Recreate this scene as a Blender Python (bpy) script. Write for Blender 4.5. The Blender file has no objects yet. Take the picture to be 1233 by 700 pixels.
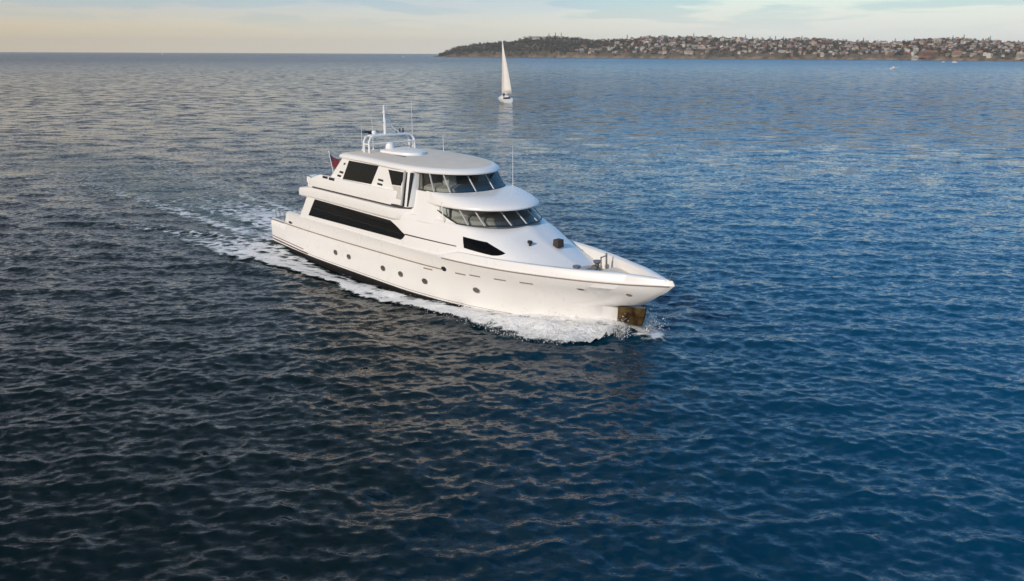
import bpy, bmesh, math, random
import numpy as np
from mathutils import Vector, Matrix
R = math.radians
random.seed(7); rng = np.random.default_rng(11)
scn = bpy.context.scene
C = scn.collection

# ------------------------------------------------------------------ camera
CAM_H = 13.0
cam = bpy.data.cameras.new('camera'); camo = bpy.data.objects.new('camera', cam); C.objects.link(camo)
cam.sensor_width = 36.0; cam.angle = R(65.5); cam.clip_end = 90000; cam.clip_start = 0.5
PITCH = math.atan((350 - 64.6) / 958.46)
camo.matrix_world = (Matrix.Translation((0, 0, CAM_H)) @ Matrix.Rotation(R(90) - PITCH, 4, 'X') @ Matrix.Rotation(R(0.25), 4, 'Z'))
scn.camera = camo

# ------------------------------------------------------------------ sun and sky
SUN_AZ = Vector((-0.62, -0.78, 0)).normalized(); SUN_EL = R(26)
sun = bpy.data.lights.new('sun', 'SUN'); suno = bpy.data.objects.new('sun', sun); C.objects.link(suno)
sun.energy = 3.15; sun.angle = R(2.0); sun.color = (1.0, 0.88, 0.76)
sd = Vector((SUN_AZ.x * math.cos(SUN_EL), SUN_AZ.y * math.cos(SUN_EL), math.sin(SUN_EL)))
suno.rotation_euler = sd.to_track_quat('Z', 'Y').to_euler()

world = bpy.data.worlds.new('World'); scn.world = world; world.use_nodes = True
def build_sky():
    nt = world.node_tree; N = nt.nodes; L = nt.links; N.clear()
    out = N.new('ShaderNodeOutputWorld'); bg = N.new('ShaderNodeBackground'); L.new(bg.outputs[0], out.inputs[0])
    sky = N.new('ShaderNodeTexSky'); sky.sky_type = 'NISHITA'; sky.sun_disc = False
    sky.sun_elevation = SUN_EL; sky.sun_rotation = math.atan2(SUN_AZ.x, SUN_AZ.y)
    sky.air_density = 1.0; sky.dust_density = 1.0; sky.ozone_density = 2.0
    tc = N.new('ShaderNodeTexCoord'); sep = N.new('ShaderNodeSeparateXYZ'); L.new(tc.outputs['Generated'], sep.inputs[0])
    # cloud veil: bands near the horizon, thicker to the left
    mp = N.new('ShaderNodeMapping'); mp.inputs['Scale'].default_value = (2.2, 2.2, 16.0); L.new(tc.outputs['Generated'], mp.inputs[0])
    nz = N.new('ShaderNodeTexNoise'); nz.inputs['Scale'].default_value = 1.6; nz.inputs['Detail'].default_value = 7; nz.inputs['Roughness'].default_value = 0.55
    L.new(mp.outputs[0], nz.inputs['Vector'])
    def math_(op, a, b=None, clamp=False):
        n = N.new('ShaderNodeMath'); n.operation = op; n.use_clamp = clamp
        for i, v in enumerate((a, b)):
            if v is None: continue
            if isinstance(v, (int, float)): n.inputs[i].default_value = v
            else: L.new(v, n.inputs[i])
        return n.outputs[0]
    def ramp(v, *stops):
        n = N.new('ShaderNodeValToRGB'); e = n.color_ramp.elements
        while len(e) < len(stops): e.new(0.5)
        for el, (p, c) in zip(e, stops): el.position = p; el.color = (*c, 1) if len(c) == 3 else c
        L.new(v, n.inputs[0]); return n.outputs[0]
    def mix(f, a, b):
        n = N.new('ShaderNodeMix'); n.data_type = 'RGBA'
        if isinstance(f, (int, float)): n.inputs[0].default_value = f
        else: L.new(f, n.inputs[0])
        for k, v in ((6, a), (7, b)):
            if isinstance(v, tuple): n.inputs[k].default_value = (*v, 1)
            else: L.new(v, n.inputs[k])
        return n.outputs[2]
    left = ramp(math_('MULTIPLY_ADD', sep.outputs[0], -0.5), (0.0, (0, 0, 0)), (1.0, (1, 1, 1)))
    m = math_('MULTIPLY', sep.outputs[0], -1.0); m = math_('ADD', m, 0.30); left = math_('MULTIPLY', m, 1.2, True)
    # clear sky, made bluer high up
    sc = N.new('ShaderNodeVectorMath'); sc.operation = 'SCALE'; L.new(sky.outputs[0], sc.inputs[0]); sc.inputs['Scale'].default_value = SKY_K
    hs = N.new('ShaderNodeHueSaturation'); hs.inputs['Saturation'].default_value = SKY_SAT; L.new(sc.outputs[0], hs.inputs['Color'])
    # low haze band of the evening horizon
    low = ramp(sep.outputs[2], (0.0, (1, 1, 1)), (0.03, (0.9, 0.9, 0.9)), (0.065, (0.55, 0.55, 0.55)), (0.10, (0, 0, 0)))
    hcol = mix(left, (0.83, 0.85, 0.81), (0.72, 0.60, 0.41))
    up = ramp(sep.outputs[2], (0.022, (0, 0, 0)), (0.062, (1, 1, 1)))
    mp2 = N.new('ShaderNodeMapping'); mp2.inputs['Scale'].default_value = (5.0, 5.0, 46.0); mp2.inputs['Location'].default_value = (4.3, 1.1, .4); L.new(tc.outputs['Generated'], mp2.inputs[0])
    nz2 = N.new('ShaderNodeTexNoise'); nz2.inputs['Scale'].default_value = 1.5; nz2.inputs['Detail'].default_value = 6; nz2.inputs['Distortion'].default_value = .4; L.new(mp2.outputs[0], nz2.inputs['Vector'])
    wisp = ramp(nz2.outputs[0], (0.43, (0, 0, 0)), (0.53, (1, 1, 1)))
    hcol = mix(up, hcol, mix(wisp, (0.47, 0.60, 0.69), mix(left, (0.86, 0.85, 0.82), (0.71, 0.68, 0.66))))
    azure = math_('MULTIPLY', ramp(sep.outputs[2], (0.055, (0, 0, 0)), (0.14, (.92, .92, .92)), (0.4, (.65, .65, .65)), (0.8, (.15, .15, .15))), math_('SUBTRACT', 1.0, left, True))
    clear = mix(azure, hs.outputs[0], (0.21, 0.50, 0.92))
    c1 = mix(low, clear, hcol)
    # grey-warm clouds
    th = math_('MULTIPLY_ADD', left, 0.30); 
    cov = math_('ADD', nz.outputs[0], math_('MULTIPLY', left, 0.50))
    cm = ramp(cov, (0.54, (0, 0, 0)), (0.80, (1, 1, 1)))
    cfade = ramp(sep.outputs[2], (0.03, (0, 0, 0)), (0.08, (0.92, 0.92, 0.92)), (0.22, (0.9, 0.9, 0.9)), (0.5, (0.9, 0.9, 0.9)), (0.8, (0.8, 0.8, 0.8)))
    high = ramp(sep.outputs[2], (0.07, (0, 0, 0)), (0.20, (.4, .4, .4)), (0.55, (1, 1, 1)))
    ccol = mix(left, (0.48, 0.64, 0.82), mix(high, (0.47, 0.48, 0.55), (0.09, 0.105, 0.115)))
    c2 = mix(math_('MULTIPLY', cm, cfade), c1, ccol)
    L.new(c2, bg.inputs[0]); bg.inputs[1].default_value = 1.0
SKY_K = 0.15; SKY_SAT = 1.6
build_sky()
vs = scn.view_settings; vs.view_transform = 'Standard'; vs.look = 'None'; vs.gamma = 1; vs.exposure = 0.0; vs.use_curve_mapping = False

# ------------------------------------------------------------------ helpers
def mat(name, col, rough=0.5, metal=0.0, coat=0.0, noise=None, spec=None):
    m = bpy.data.materials.new(name); m.use_nodes = True
    N = m.node_tree.nodes; L = m.node_tree.links; b = N['Principled BSDF']
    b.inputs['Base Color'].default_value = (*col, 1); b.inputs['Roughness'].default_value = rough
    b.inputs['Metallic'].default_value = metal; b.inputs['Coat Weight'].default_value = coat
    if spec is not None: b.inputs['Specular IOR Level'].default_value = spec
    if noise:
        sc, amt = noise
        tc = N.new('ShaderNodeTexCoord'); nz = N.new('ShaderNodeTexNoise'); nz.inputs['Scale'].default_value = sc; nz.inputs['Detail'].default_value = 6
        L.new(tc.outputs['Object'], nz.inputs['Vector'])
        r = N.new('ShaderNodeValToRGB')
        r.color_ramp.elements[0].position = 0.3; r.color_ramp.elements[1].position = 0.7
        r.color_ramp.elements[0].color = (*[c * (1 - amt) for c in col], 1); r.color_ramp.elements[1].color = (*[min(1, c * (1 + amt)) for c in col], 1)
        L.new(nz.outputs[0], r.inputs[0]); L.new(r.outputs[0], b.inputs['Base Color'])
        mr = N.new('ShaderNodeMapRange'); mr.inputs[3].default_value = rough * 0.8; mr.inputs[4].default_value = min(1, rough * 1.25)
        L.new(nz.outputs[0], mr.inputs[0]); L.new(mr.outputs[0], b.inputs['Roughness'])
    return m

def mesh_obj(name, verts, faces, mats, parent=None, sharp=35, mi=None):
    me = bpy.data.meshes.new(name)
    me.from_pydata([tuple(map(float, v)) for v in verts], [], [tuple(map(int, f)) for f in faces])
    for m in (mats if isinstance(mats, (list, tuple)) else [mats]): me.materials.append(m)
    if mi is not None: me.polygons.foreach_set('material_index', mi)
    bm = bmesh.new(); bm.from_mesh(me)
    bmesh.ops.remove_doubles(bm, verts=bm.verts, dist=1e-5)
    bmesh.ops.dissolve_degenerate(bm, edges=bm.edges, dist=1e-6)
    bmesh.ops.recalc_face_normals(bm, faces=bm.faces)
    bm.to_mesh(me); bm.free()
    me.shade_smooth()
    me.set_sharp_from_angle(angle=R(sharp))
    o = bpy.data.objects.new(name, me); C.objects.link(o)
    if parent: o.parent = parent
    return o

class MB:
    """collects shapes for one mesh"""
    def __init__(s): s.v = []; s.f = []; s.mi = []
    def add(s, v, f, mi=0):
        o = len(s.v); s.v += [tuple(map(float, p)) for p in v]; s.f += [tuple(i + o for i in q) for q in f]; s.mi += [mi] * len(f); return s
    def box(s, c, d, rz=0, mi=0, taper=1.0, ry=0):
        v = []
        for z in (-1, 1):
            t = taper if z > 0 else 1
            for x, y in ((-1, -1), (1, -1), (1, 1), (-1, 1)): v.append(Vector((x * d[0] / 2 * t, y * d[1] / 2 * t, z * d[2] / 2)))
        m = Matrix.Rotation(rz, 3, 'Z') @ Matrix.Rotation(ry, 3, 'Y')
        return s.add([m @ p + Vector(c) for p in v], [(0, 3, 2, 1), (4, 5, 6, 7), (0, 1, 5, 4), (1, 2, 6, 5), (2, 3, 7, 6), (3, 0, 4, 7)], mi)
    def tube(s, pts, r, n=8, mi=0):
        pts = [Vector(p) for p in pts]; rr = r if isinstance(r, (list, tuple)) else [r] * len(pts); v = []
        for i, p in enumerate(pts):
            t = (pts[min(i + 1, len(pts) - 1)] - pts[max(i - 1, 0)]).normalized()
            a = t.cross(Vector((0, 0, 1)));
            if a.length < 1e-3: a = t.cross(Vector((0, 1, 0)))
            a.normalize(); b = t.cross(a)
            for k in range(n):
                q = 2 * math.pi * k / n; v.append(p + (a * math.cos(q) + b * math.sin(q)) * rr[i])
        f = []
        for i in range(len(pts) - 1):
            for k in range(n): f.append((i * n + k, i * n + (k + 1) % n, (i + 1) * n + (k + 1) % n, (i + 1) * n + k))
        f.append(tuple(range(n))[::-1]); f.append(tuple((len(pts) - 1) * n + k for k in range(n)))
        return s.add(v, f, mi)
    def lathe(s, c, prof, n=16, axis='Z', mi=0, sx=1, sy=1):
        v = []; f = []
        for r, z in prof:
            for k in range(n):
                q = 2 * math.pi * k / n; a, b = r * math.cos(q) * sx, r * math.sin(q) * sy
                p = (a, b, z) if axis == 'Z' else ((a, z, b) if axis == 'Y' else (z, a, b))
                v.append((p[0] + c[0], p[1] + c[1], p[2] + c[2]))
        for i in range(len(prof) - 1):
            for k in range(n): f.append((i * n + k, i * n + (k + 1) % n, (i + 1) * n + (k + 1) % n, (i + 1) * n + k))
        f.append(tuple(range(n))[::-1]); f.append(tuple((len(prof) - 1) * n + k for k in range(n)))
        return s.add(v, f, mi)
    def build(s, name, m, parent=None, sharp=35): return mesh_obj(name, s.v, s.f, m, parent, sharp, s.mi)

def grid_faces(nu, nv, cu=False, off=0):
    f = []
    for i in range(nu if cu else nu - 1):
        for j in range(nv - 1):
            a = i * nv + j; b = ((i + 1) % nu) * nv + j
            f.append((off + a, off + b, off + b + 1, off + a + 1))
    return f

def pchip(xs, ys, x):
    """monotone cubic interpolation, ys may be 2-D (n, k)"""
    xs = np.asarray(xs, float); ys = np.asarray(ys, float); one = ys.ndim == 1
    if one: ys = ys[:, None]
    h = np.diff(xs)[:, None]; dl = np.diff(ys, axis=0) / h
    m = np.zeros_like(ys); m[0] = dl[0]; m[-1] = dl[-1]
    for i in range(1, len(xs) - 1):
        a, b = dl[i - 1], dl[i]; w1 = 2 * h[i] + h[i - 1]; w2 = h[i] + 2 * h[i - 1]
        with np.errstate(divide='ignore', invalid='ignore'):
            hm = (w1 + w2) / (w1 / a + w2 / b)
        m[i] = np.where(a * b > 0, hm, 0)
    x = np.atleast_1d(np.asarray(x, float)); k = np.clip(np.searchsorted(xs, x) - 1, 0, len(xs) - 2)
    t = np.clip((x - xs[k]) / (xs[k + 1] - xs[k]), 0, 1)[:, None]; hh = (xs[k + 1] - xs[k])[:, None]
    r = (2*t**3-3*t**2+1)*ys[k] + (t**3-2*t**2+t)*hh*m[k] + (-2*t**3+3*t**2)*ys[k+1] + (t**3-t**2)*hh*m[k+1]
    return r[:, 0] if one else r

def tag(o, label=None, cat=None, group=None, kind=None):
    if label: o['label'] = label
    if cat: o['category'] = cat
    if group: o['group'] = group
    if kind: o['kind'] = kind
    return o
def empty(name, loc, rz=0):
    o = bpy.data.objects.new(name, None); C.objects.link(o); o.location = loc; o.rotation_euler = (0, 0, rz); o.empty_display_size = 0.5
    return o
def copy_tree(o, parent=None):
    c = o.copy(); C.objects.link(c)
    if parent: c.parent = parent
    for ch in list(o.children): copy_tree(ch, c)
    return c

# camera model of the photograph (1233 x 700), used to find where a point on the water lies
FPX = 958.46
def ray(u, v):
    x, y = u - 616.5, 350 - v; c, s = math.cos(R(.25)), math.sin(R(.25)); x, y = x * c - y * s, x * s + y * c
    x /= FPX; y /= FPX
    return np.array([x, math.cos(PITCH) + y * math.sin(PITCH), -math.sin(PITCH) + y * math.cos(PITCH)])
def ground(u, v, z=0):
    r = ray(u, v); t = (z - CAM_H) / r[2]; return np.array([0, 0, CAM_H]) + t * r
def at_dist(u, D, z=0):
    r = ray(u, 64.6); return np.array([r[0] / r[1] * D, D, z])

# ------------------------------------------------------------------ the sea
BO = np.array([-14.65, 57.37]); BANG = R(-47.08)          # yacht: stern on the water, heading
BD = np.array([math.cos(BANG), math.sin(BANG)]); BP = np.array([-BD[1], BD[0]])
def to_boat(X, Y):
    dx, dy = X - BO[0], Y - BO[1]; return dx * BD[0] + dy * BD[1], dx * BP[0] + dy * BP[1]
def from_boat(x, y): return BO[0] + x * BD[0] + y * BP[0], BO[1] + x * BD[1] + y * BP[1]
WLX = [-1, 0, 8, 16, 19, 21, 23.2, 25, 26.5, 28, 28.9, 30]; WLY = [3.1, 3.2, 3.6, 3.55, 3.3, 2.95, 2.4, 1.75, 1.15, .45, 0.02, 0]
NW = 210
lam = np.exp(rng.uniform(math.log(0.38), math.log(11), NW)); lam.sort()
wdir = R(-100) + rng.normal(0, R(42), NW)
kk = 2 * np.pi / lam
amp = 0.0036 * lam ** 0.9 * np.exp(-(lam / 5.0) ** 2) * rng.uniform(0.5, 1.3, NW)
pha = rng.uniform(0, 2 * np.pi, NW)
def boat_wave(X, Y):
    """what the yacht does to the water: bow wave, trough along the side, hollow and hump astern"""
    x, y = to_boat(X, Y); hb = np.interp(x, WLX, WLY, left=3.2, right=0.0)
    d = np.abs(y) - hb
    g = lambda a, s: np.exp(-(a / s) ** 2)
    side = np.exp(-np.clip(d, 0, 99) / 1.6)
    e = 0.60 * g(x - 28.0, 2.8) * side + 0.18 * g(x - 22.5, 3.5) * g(d - 1.2, 1.0)
    e += -0.28 * g(x - 11, 8.5) * np.exp(-np.clip(d, 0, 99) / 2.2)
    e += 0.16 * g(x - 1, 3) * side
    # diverging arms
    for x0, a, w in ((27.5, 0.30, 0.55), (17.0, 0.16, 0.8), (1.0, 0.18, 0.9)):
        s = x0 - x; arm = np.abs(y) - (np.interp(x0, WLX, WLY) + 0.32 * np.clip(s, 0, 999))
        e += np.where(s > 0, a * g(arm, w) * np.exp(-s / 16) * (1 - np.exp(-s / 1.5)), 0)
    e += np.where(x < 0, 0.22 * np.exp(x / 14) * np.sin(-x * 0.9) * g(y, 2.6), 0)
    return e
def sea(X, Y, spacing):
    sh = X.shape; X = X.ravel(); Y = Y.ravel(); sp = np.broadcast_to(spacing, sh).ravel()
    z = np.zeros_like(X); ox = np.zeros_like(X); oy = np.zeros_like(X)
    # gusts: chop is stronger in some places
    gust = 0.85 + 0.25 * np.sin(X * 0.061 + 1.3 + 0.8 * np.sin(Y * .043)) * np.sin(Y * 0.052 - X * 0.021 + 0.7)
    for i in range(NW):
        f = np.clip((lam[i] / sp - 2.2) / 2.5, 0, 1)
        if not f.any(): continue
        c, s = math.cos(wdir[i]), math.sin(wdir[i]); p = kk[i] * (c * X + s * Y) + pha[i]
        a = amp[i] * f * (gust if lam[i] < 5 else 1)
        z += a * np.cos(p); h = 0.95 * a * np.sin(p); ox -= c * h; oy -= s * h
    bx, by = to_boat(X, Y); wk = np.where(bx < 1, np.exp(np.minimum(bx, 0) / 90) * np.exp(-(by / (4.5 - .06 * np.minimum(bx, 0))) ** 4), 0)
    z *= 1 - .75 * wk; ox *= 1 - .75 * wk; oy *= 1 - .75 * wk
    z += boat_wave(X, Y)
    return (X + ox).reshape(sh), (Y + oy).reshape(sh), z.reshape(sh)

def fast_mesh(name, V, F, m, attrs=None):
    me = bpy.data.meshes.new(name); n = len(V); k = F.shape[1]
    me.vertices.add(n); me.vertices.foreach_set('co', V.astype(np.float32).ravel())
    me.loops.add(F.size); me.loops.foreach_set('vertex_index', F.astype(np.int32).ravel())
    me.polygons.add(len(F)); me.polygons.foreach_set('loop_start', np.arange(0, F.size, k, dtype=np.int32))
    me.polygons.foreach_set('use_smooth', np.ones(len(F), bool))
    me.update(calc_edges=True)
    for an, av in (attrs or {}).items():
        a = me.attributes.new(an, 'FLOAT', 'POINT'); a.data.foreach_set('value', av.astype(np.float32).ravel())
    me.materials.append(m); me.validate()
    o = bpy.data.objects.new(name, me); C.objects.link(o); return o

RIP_NEAR, RIP_FAR, RIP_FINE = 0.22, 2.0, 1.15
def water_material():
    m = bpy.data.materials.new('sea_water'); m.use_nodes = True; N = m.node_tree.nodes; L = m.node_tree.links
    b = N['Principled BSDF']; b.inputs['Roughness'].default_value = 0.045; b.inputs['IOR'].default_value = 1.333
    geo = N.new('ShaderNodeNewGeometry')
    def noise(scale, detail, vec, rough=0.55):
        n = N.new('ShaderNodeTexNoise'); n.inputs['Scale'].default_value = scale; n.inputs['Detail'].default_value = detail; n.inputs['Roughness'].default_value = rough
        L.new(vec, n.inputs['Vector']); return n.outputs[0]
    mp = N.new('ShaderNodeMapping'); mp.inputs['Scale'].default_value = (0.7, 1.25, 1); mp.inputs['Rotation'].default_value = (0, 0, R(-8)); L.new(geo.outputs['Position'], mp.inputs[0])
    # wind ripples: the surface normal is tilted by two noise fields; waves too small for the mesh take over with distance
    def vmath(op, a, b_=None, k=None):
        n = N.new('ShaderNodeVectorMath'); n.operation = op; L.new(a, n.inputs[0])
        if isinstance(b_, tuple): n.inputs[1].default_value = b_
        elif b_ is not None: L.new(b_, n.inputs[1])
        if k is not None:
            if isinstance(k, float): n.inputs['Scale'].default_value = k
            else: L.new(k, n.inputs['Scale'])
        return n.outputs[0]
    def cnoise(scale, detail, rough):
        n = N.new('ShaderNodeTexNoise'); n.inputs['Scale'].default_value = scale; n.inputs['Detail'].default_value = detail; n.inputs['Roughness'].default_value = rough
        L.new(mp.outputs[0], n.inputs['Vector']); return vmath('MULTIPLY', vmath('SUBTRACT', n.outputs['Color'], (.5, .5, .5)), (1, 1, 0))
    ln = N.new('ShaderNodeVectorMath'); ln.operation = 'LENGTH'; L.new(geo.outputs['Position'], ln.inputs[0])
    mr = N.new('ShaderNodeMapRange'); mr.inputs[1].default_value = 60; mr.inputs[2].default_value = 260; mr.inputs[3].default_value = RIP_NEAR; mr.inputs[4].default_value = RIP_FAR; L.new(ln.outputs['Value'], mr.inputs[0])
    rg = N.new('ShaderNodeMapRange'); rg.inputs[1].default_value = 70; rg.inputs[2].default_value = 1400; rg.inputs[3].default_value = 0.05; rg.inputs[4].default_value = 0.22; L.new(ln.outputs['Value'], rg.inputs[0]); L.new(rg.outputs[0], b.inputs['Roughness'])
    wig = vmath('ADD', vmath('SCALE', cnoise(3.0, 6, .68), k=RIP_FINE), vmath('SCALE', cnoise(0.35, 4, .6), k=mr.outputs[0]))
    nrm = vmath('NORMALIZE', vmath('ADD', geo.outputs['Normal'], wig))
    L.new(nrm, b.inputs['Normal'])
    # patches of clearer and greener water
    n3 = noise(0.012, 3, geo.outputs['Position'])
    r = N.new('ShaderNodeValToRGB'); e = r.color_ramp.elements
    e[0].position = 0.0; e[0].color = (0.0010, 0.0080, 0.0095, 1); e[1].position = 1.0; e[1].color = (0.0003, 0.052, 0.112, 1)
    # dark teal to blue along X: the bluer sky reflection painted into base colour
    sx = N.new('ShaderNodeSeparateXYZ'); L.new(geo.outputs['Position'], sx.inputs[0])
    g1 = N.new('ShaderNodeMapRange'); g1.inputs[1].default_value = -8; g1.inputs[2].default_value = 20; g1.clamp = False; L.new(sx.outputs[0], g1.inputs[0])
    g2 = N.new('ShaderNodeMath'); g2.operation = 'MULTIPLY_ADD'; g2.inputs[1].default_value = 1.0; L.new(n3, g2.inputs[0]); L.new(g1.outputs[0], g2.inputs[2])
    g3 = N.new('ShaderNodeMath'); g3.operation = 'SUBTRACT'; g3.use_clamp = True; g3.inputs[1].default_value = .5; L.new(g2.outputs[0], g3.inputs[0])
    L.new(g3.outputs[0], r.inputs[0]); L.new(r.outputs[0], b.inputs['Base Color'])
    return m
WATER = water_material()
def build_sea():
    rs = [0.4, 2.0, 4.0, 6.0, 7.5, 9.0]
    while rs[-1] < 14000:
        r = rs[-1]; rs.append(r + max(0.085, r * r / (CAM_H * 796) * 0.85))
        if len(rs) > 1100: break
    rs = np.array(rs)
    az = np.radians(np.concatenate([np.linspace(-70, -38, 60, endpoint=False), np.linspace(-38, 38, 1050), np.linspace(38, 70, 61)[1:], np.linspace(70, 290, 90)[1:]]))
    A, Rr = np.meshgrid(az, rs, indexing='ij'); X = Rr * np.sin(A); Y = Rr * np.cos(A)
    sp = np.maximum(np.gradient(rs), rs * np.radians(76 / 1050))[None, :]
    X2, Y2, Z2 = sea(X, Y, sp)
    nu, nv = X.shape; idx = np.arange(nu * nv).reshape(nu, nv)
    F = np.stack([idx[:-1, :-1], idx[1:, :-1], idx[1:, 1:], idx[:-1, 1:]], -1).reshape(-1, 4)
    V = np.stack([X2, Y2, Z2], -1).reshape(-1, 3)
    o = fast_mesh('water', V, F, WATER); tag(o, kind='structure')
    return o
build_sea()

# ------------------------------------------------------------------ materials of the yacht
GEL = mat('gelcoat', (0.80, 0.782, 0.75), 0.28, coat=0.25, noise=(0.9, 0.012))
GELDECK = mat('deck_nonskid', (0.66, 0.61, 0.54), 0.65, noise=(3.0, 0.06))
ROOFM = mat('roof_gelcoat', (0.72, 0.63, 0.51), 0.5, noise=(1.3, 0.05))
ANTIF = mat('antifouling', (0.010, 0.008, 0.008), 0.55, noise=(2.0, 0.3))
STRIPE = mat('boot_stripe', (0.07, 0.016, 0.014), 0.4)
RUB = mat('rub_rail', (0.27, 0.215, 0.165), 0.5, noise=(1.5, 0.15))
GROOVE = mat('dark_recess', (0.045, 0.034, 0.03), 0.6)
BLACKG = mat('black_glass', (0.003, 0.003, 0.003), 0.05, spec=0.22)
DARK = mat('black_trim', (0.012, 0.012, 0.013), 0.45)
GREYF = mat('grey_frame', (0.42, 0.42, 0.41), 0.4)
STEEL = mat('stainless', (0.62, 0.6, 0.57), 0.22, metal=1.0)
TUBE = mat('white_tube', (0.78, 0.77, 0.75), 0.35)
LINEN = mat('pale_upholstery', (0.55, 0.52, 0.48), 0.8, noise=(4, 0.08))
INTER = mat('interior_dark', (0.10, 0.09, 0.08), 0.7)
PLATE = None
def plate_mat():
    m = mat('bow_plate_painted_reflection', (0.2, 0.12, 0.05), 0.38, metal=0.7)
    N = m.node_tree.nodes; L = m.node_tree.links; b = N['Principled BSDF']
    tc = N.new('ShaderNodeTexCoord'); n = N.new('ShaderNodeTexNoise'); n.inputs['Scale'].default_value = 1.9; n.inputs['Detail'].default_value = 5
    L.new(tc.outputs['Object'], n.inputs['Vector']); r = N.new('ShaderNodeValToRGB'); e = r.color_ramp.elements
    e[0].position = .36; e[0].color = (.035, .018, .010, 1); e[1].position = .70; e[1].color = (.24, .16, .05, 1)  # brown and gold mottling paints in the reflection under the bow
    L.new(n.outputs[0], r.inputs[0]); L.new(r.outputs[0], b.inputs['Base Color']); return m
def glass_mat():
    m = bpy.data.materials.new('tinted_glass'); m.use_nodes = True; N = m.node_tree.nodes; L = m.node_tree.links
    out = N['Material Output']; N.remove(N['Principled BSDF'])
    t = N.new('ShaderNodeBsdfTransparent'); t.inputs[0].default_value = (0.68, 0.72, 0.71, 1)
    g = N.new('ShaderNodeBsdfGlossy'); g.inputs['Roughness'].default_value = 0.03
    f = N.new('ShaderNodeFresnel'); f.inputs[0].default_value = 1.6
    x = N.new('ShaderNodeMixShader'); L.new(f.outputs[0], x.inputs[0]); L.new(t.outputs[0], x.inputs[1]); L.new(g.outputs[0], x.inputs[2]); L.new(x.outputs[0], out.inputs[0])
    return m
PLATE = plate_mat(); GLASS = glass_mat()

# ------------------------------------------------------------------ the motor yacht
yacht = empty('motor_yacht', (BO[0], BO[1], 0.0), BANG)
tag(yacht, 'large white three-deck motor yacht with black windows cutting through the blue sea', 'yacht')

RX = [0, 6, 12, 18, 20, 22, 24, 26, 28, 30, 31.3, 32.1]
RY = [3.25, 3.5, 3.58, 3.58, 3.5, 3.32, 2.98, 2.47, 1.80, 1.0, 0.42, 0.03]
def sheer_z(x): return np.interp(x, [0, 2.30, 2.75, 12, 20, 24, 28, 30, 32.1], [1.80, 1.80, 2.66, 2.72, 2.76, 2.82, 2.92, 3.0, 3.14])
def rail_z(x): return np.interp(x, [0, 4, 10, 15.5, 20, 26, 32.1], [1.79, 1.84, 1.91, 2.0, 2.07, 2.4, 3.0])
def hull_lines():
    """longitudinal lines keel -> rub rail, each as (x, y, z) arrays over the same parameter"""
    u = np.unique(np.concatenate([np.linspace(0, 0.7, 60), np.linspace(0.7, 1, 60), [2.30 / 32.1, 2.45 / 32.1, 2.6 / 32.1, 2.75 / 32.1]]))
    Ls = []
    def line(xend, yf, zf):
        x = u * xend; Ls.append((x, yf(x, u), zf(x, u)))
    wl = lambda x: pchip(WLX, WLY, np.minimum(x, 30))
    def body(xend, zf, p=30):
        def yf(x, u):
            z = zf(x, u); f = np.clip((z - .1) / (sheer_z(np.maximum(x, 2.75)) - .1), 0, 1) ** 1.45
            return np.maximum(((1 - f) * wl(x) + f * pchip(RX, RY, x)) * np.sqrt(np.clip(1 - (x / xend) ** p, 0, 1)), 0.01)
        line(xend, yf, zf)
    line(28.3, lambda x, u: 0 * x + 0.02, lambda x, u: 0 * x - 1.3)
    line(28.8, lambda x, u: np.maximum(0.86 * wl(u * 28.9), .01), lambda x, u: 0 * x - 0.75)
    line(28.9, lambda x, u: np.maximum(wl(x), .01), lambda x, u: 0 * x + 0.0)
    line(28.9, lambda x, u: np.maximum(wl(x), .01), lambda x, u: 0 * x + 0.24)
    body(28.93, lambda x, u: 0.62 + 0.15 * u, 60)
    body(28.97, lambda x, u: 0.95 + 0.56 * u**2, 60)
    body(30.4, lambda x, u: 1.25 + 0.62 * u**2, 40)
    body(31.3, lambda x, u: 1.55 + 0.95 * u**2, 60)
    line(31.75, lambda x, u: pchip(RX, RY, x) * .97 * np.sqrt(1 - (x / 31.76) ** 80), lambda x, u: 0.5 * (1.55 + 0.95 * u**2) + 0.5 * sheer_z(x))
    line(32.1, lambda x, u: pchip(RX, RY, x), lambda x, u: sheer_z(x))
    return u, Ls
HU, HL = hull_lines()
def hull_y(x, z):
    zs = np.array([np.interp(x, l[0], l[2]) for l in HL]); ys = np.array([np.interp(x, l[0], l[1], right=0) for l in HL])
    return float(np.interp(z, zs, ys))
def deck_z(x): return np.interp(x, [0, 2.4, 5, 20, 22, 26, 32.1], [1.62, 1.62, 1.8, 1.9, 2.45, 2.5, 2.72])
def cap_h(x): return np.interp(x, [0, 19.6, 21, 30, 32.1], [0.0, 0.0, 0.36, 0.36, 0.16])
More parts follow.
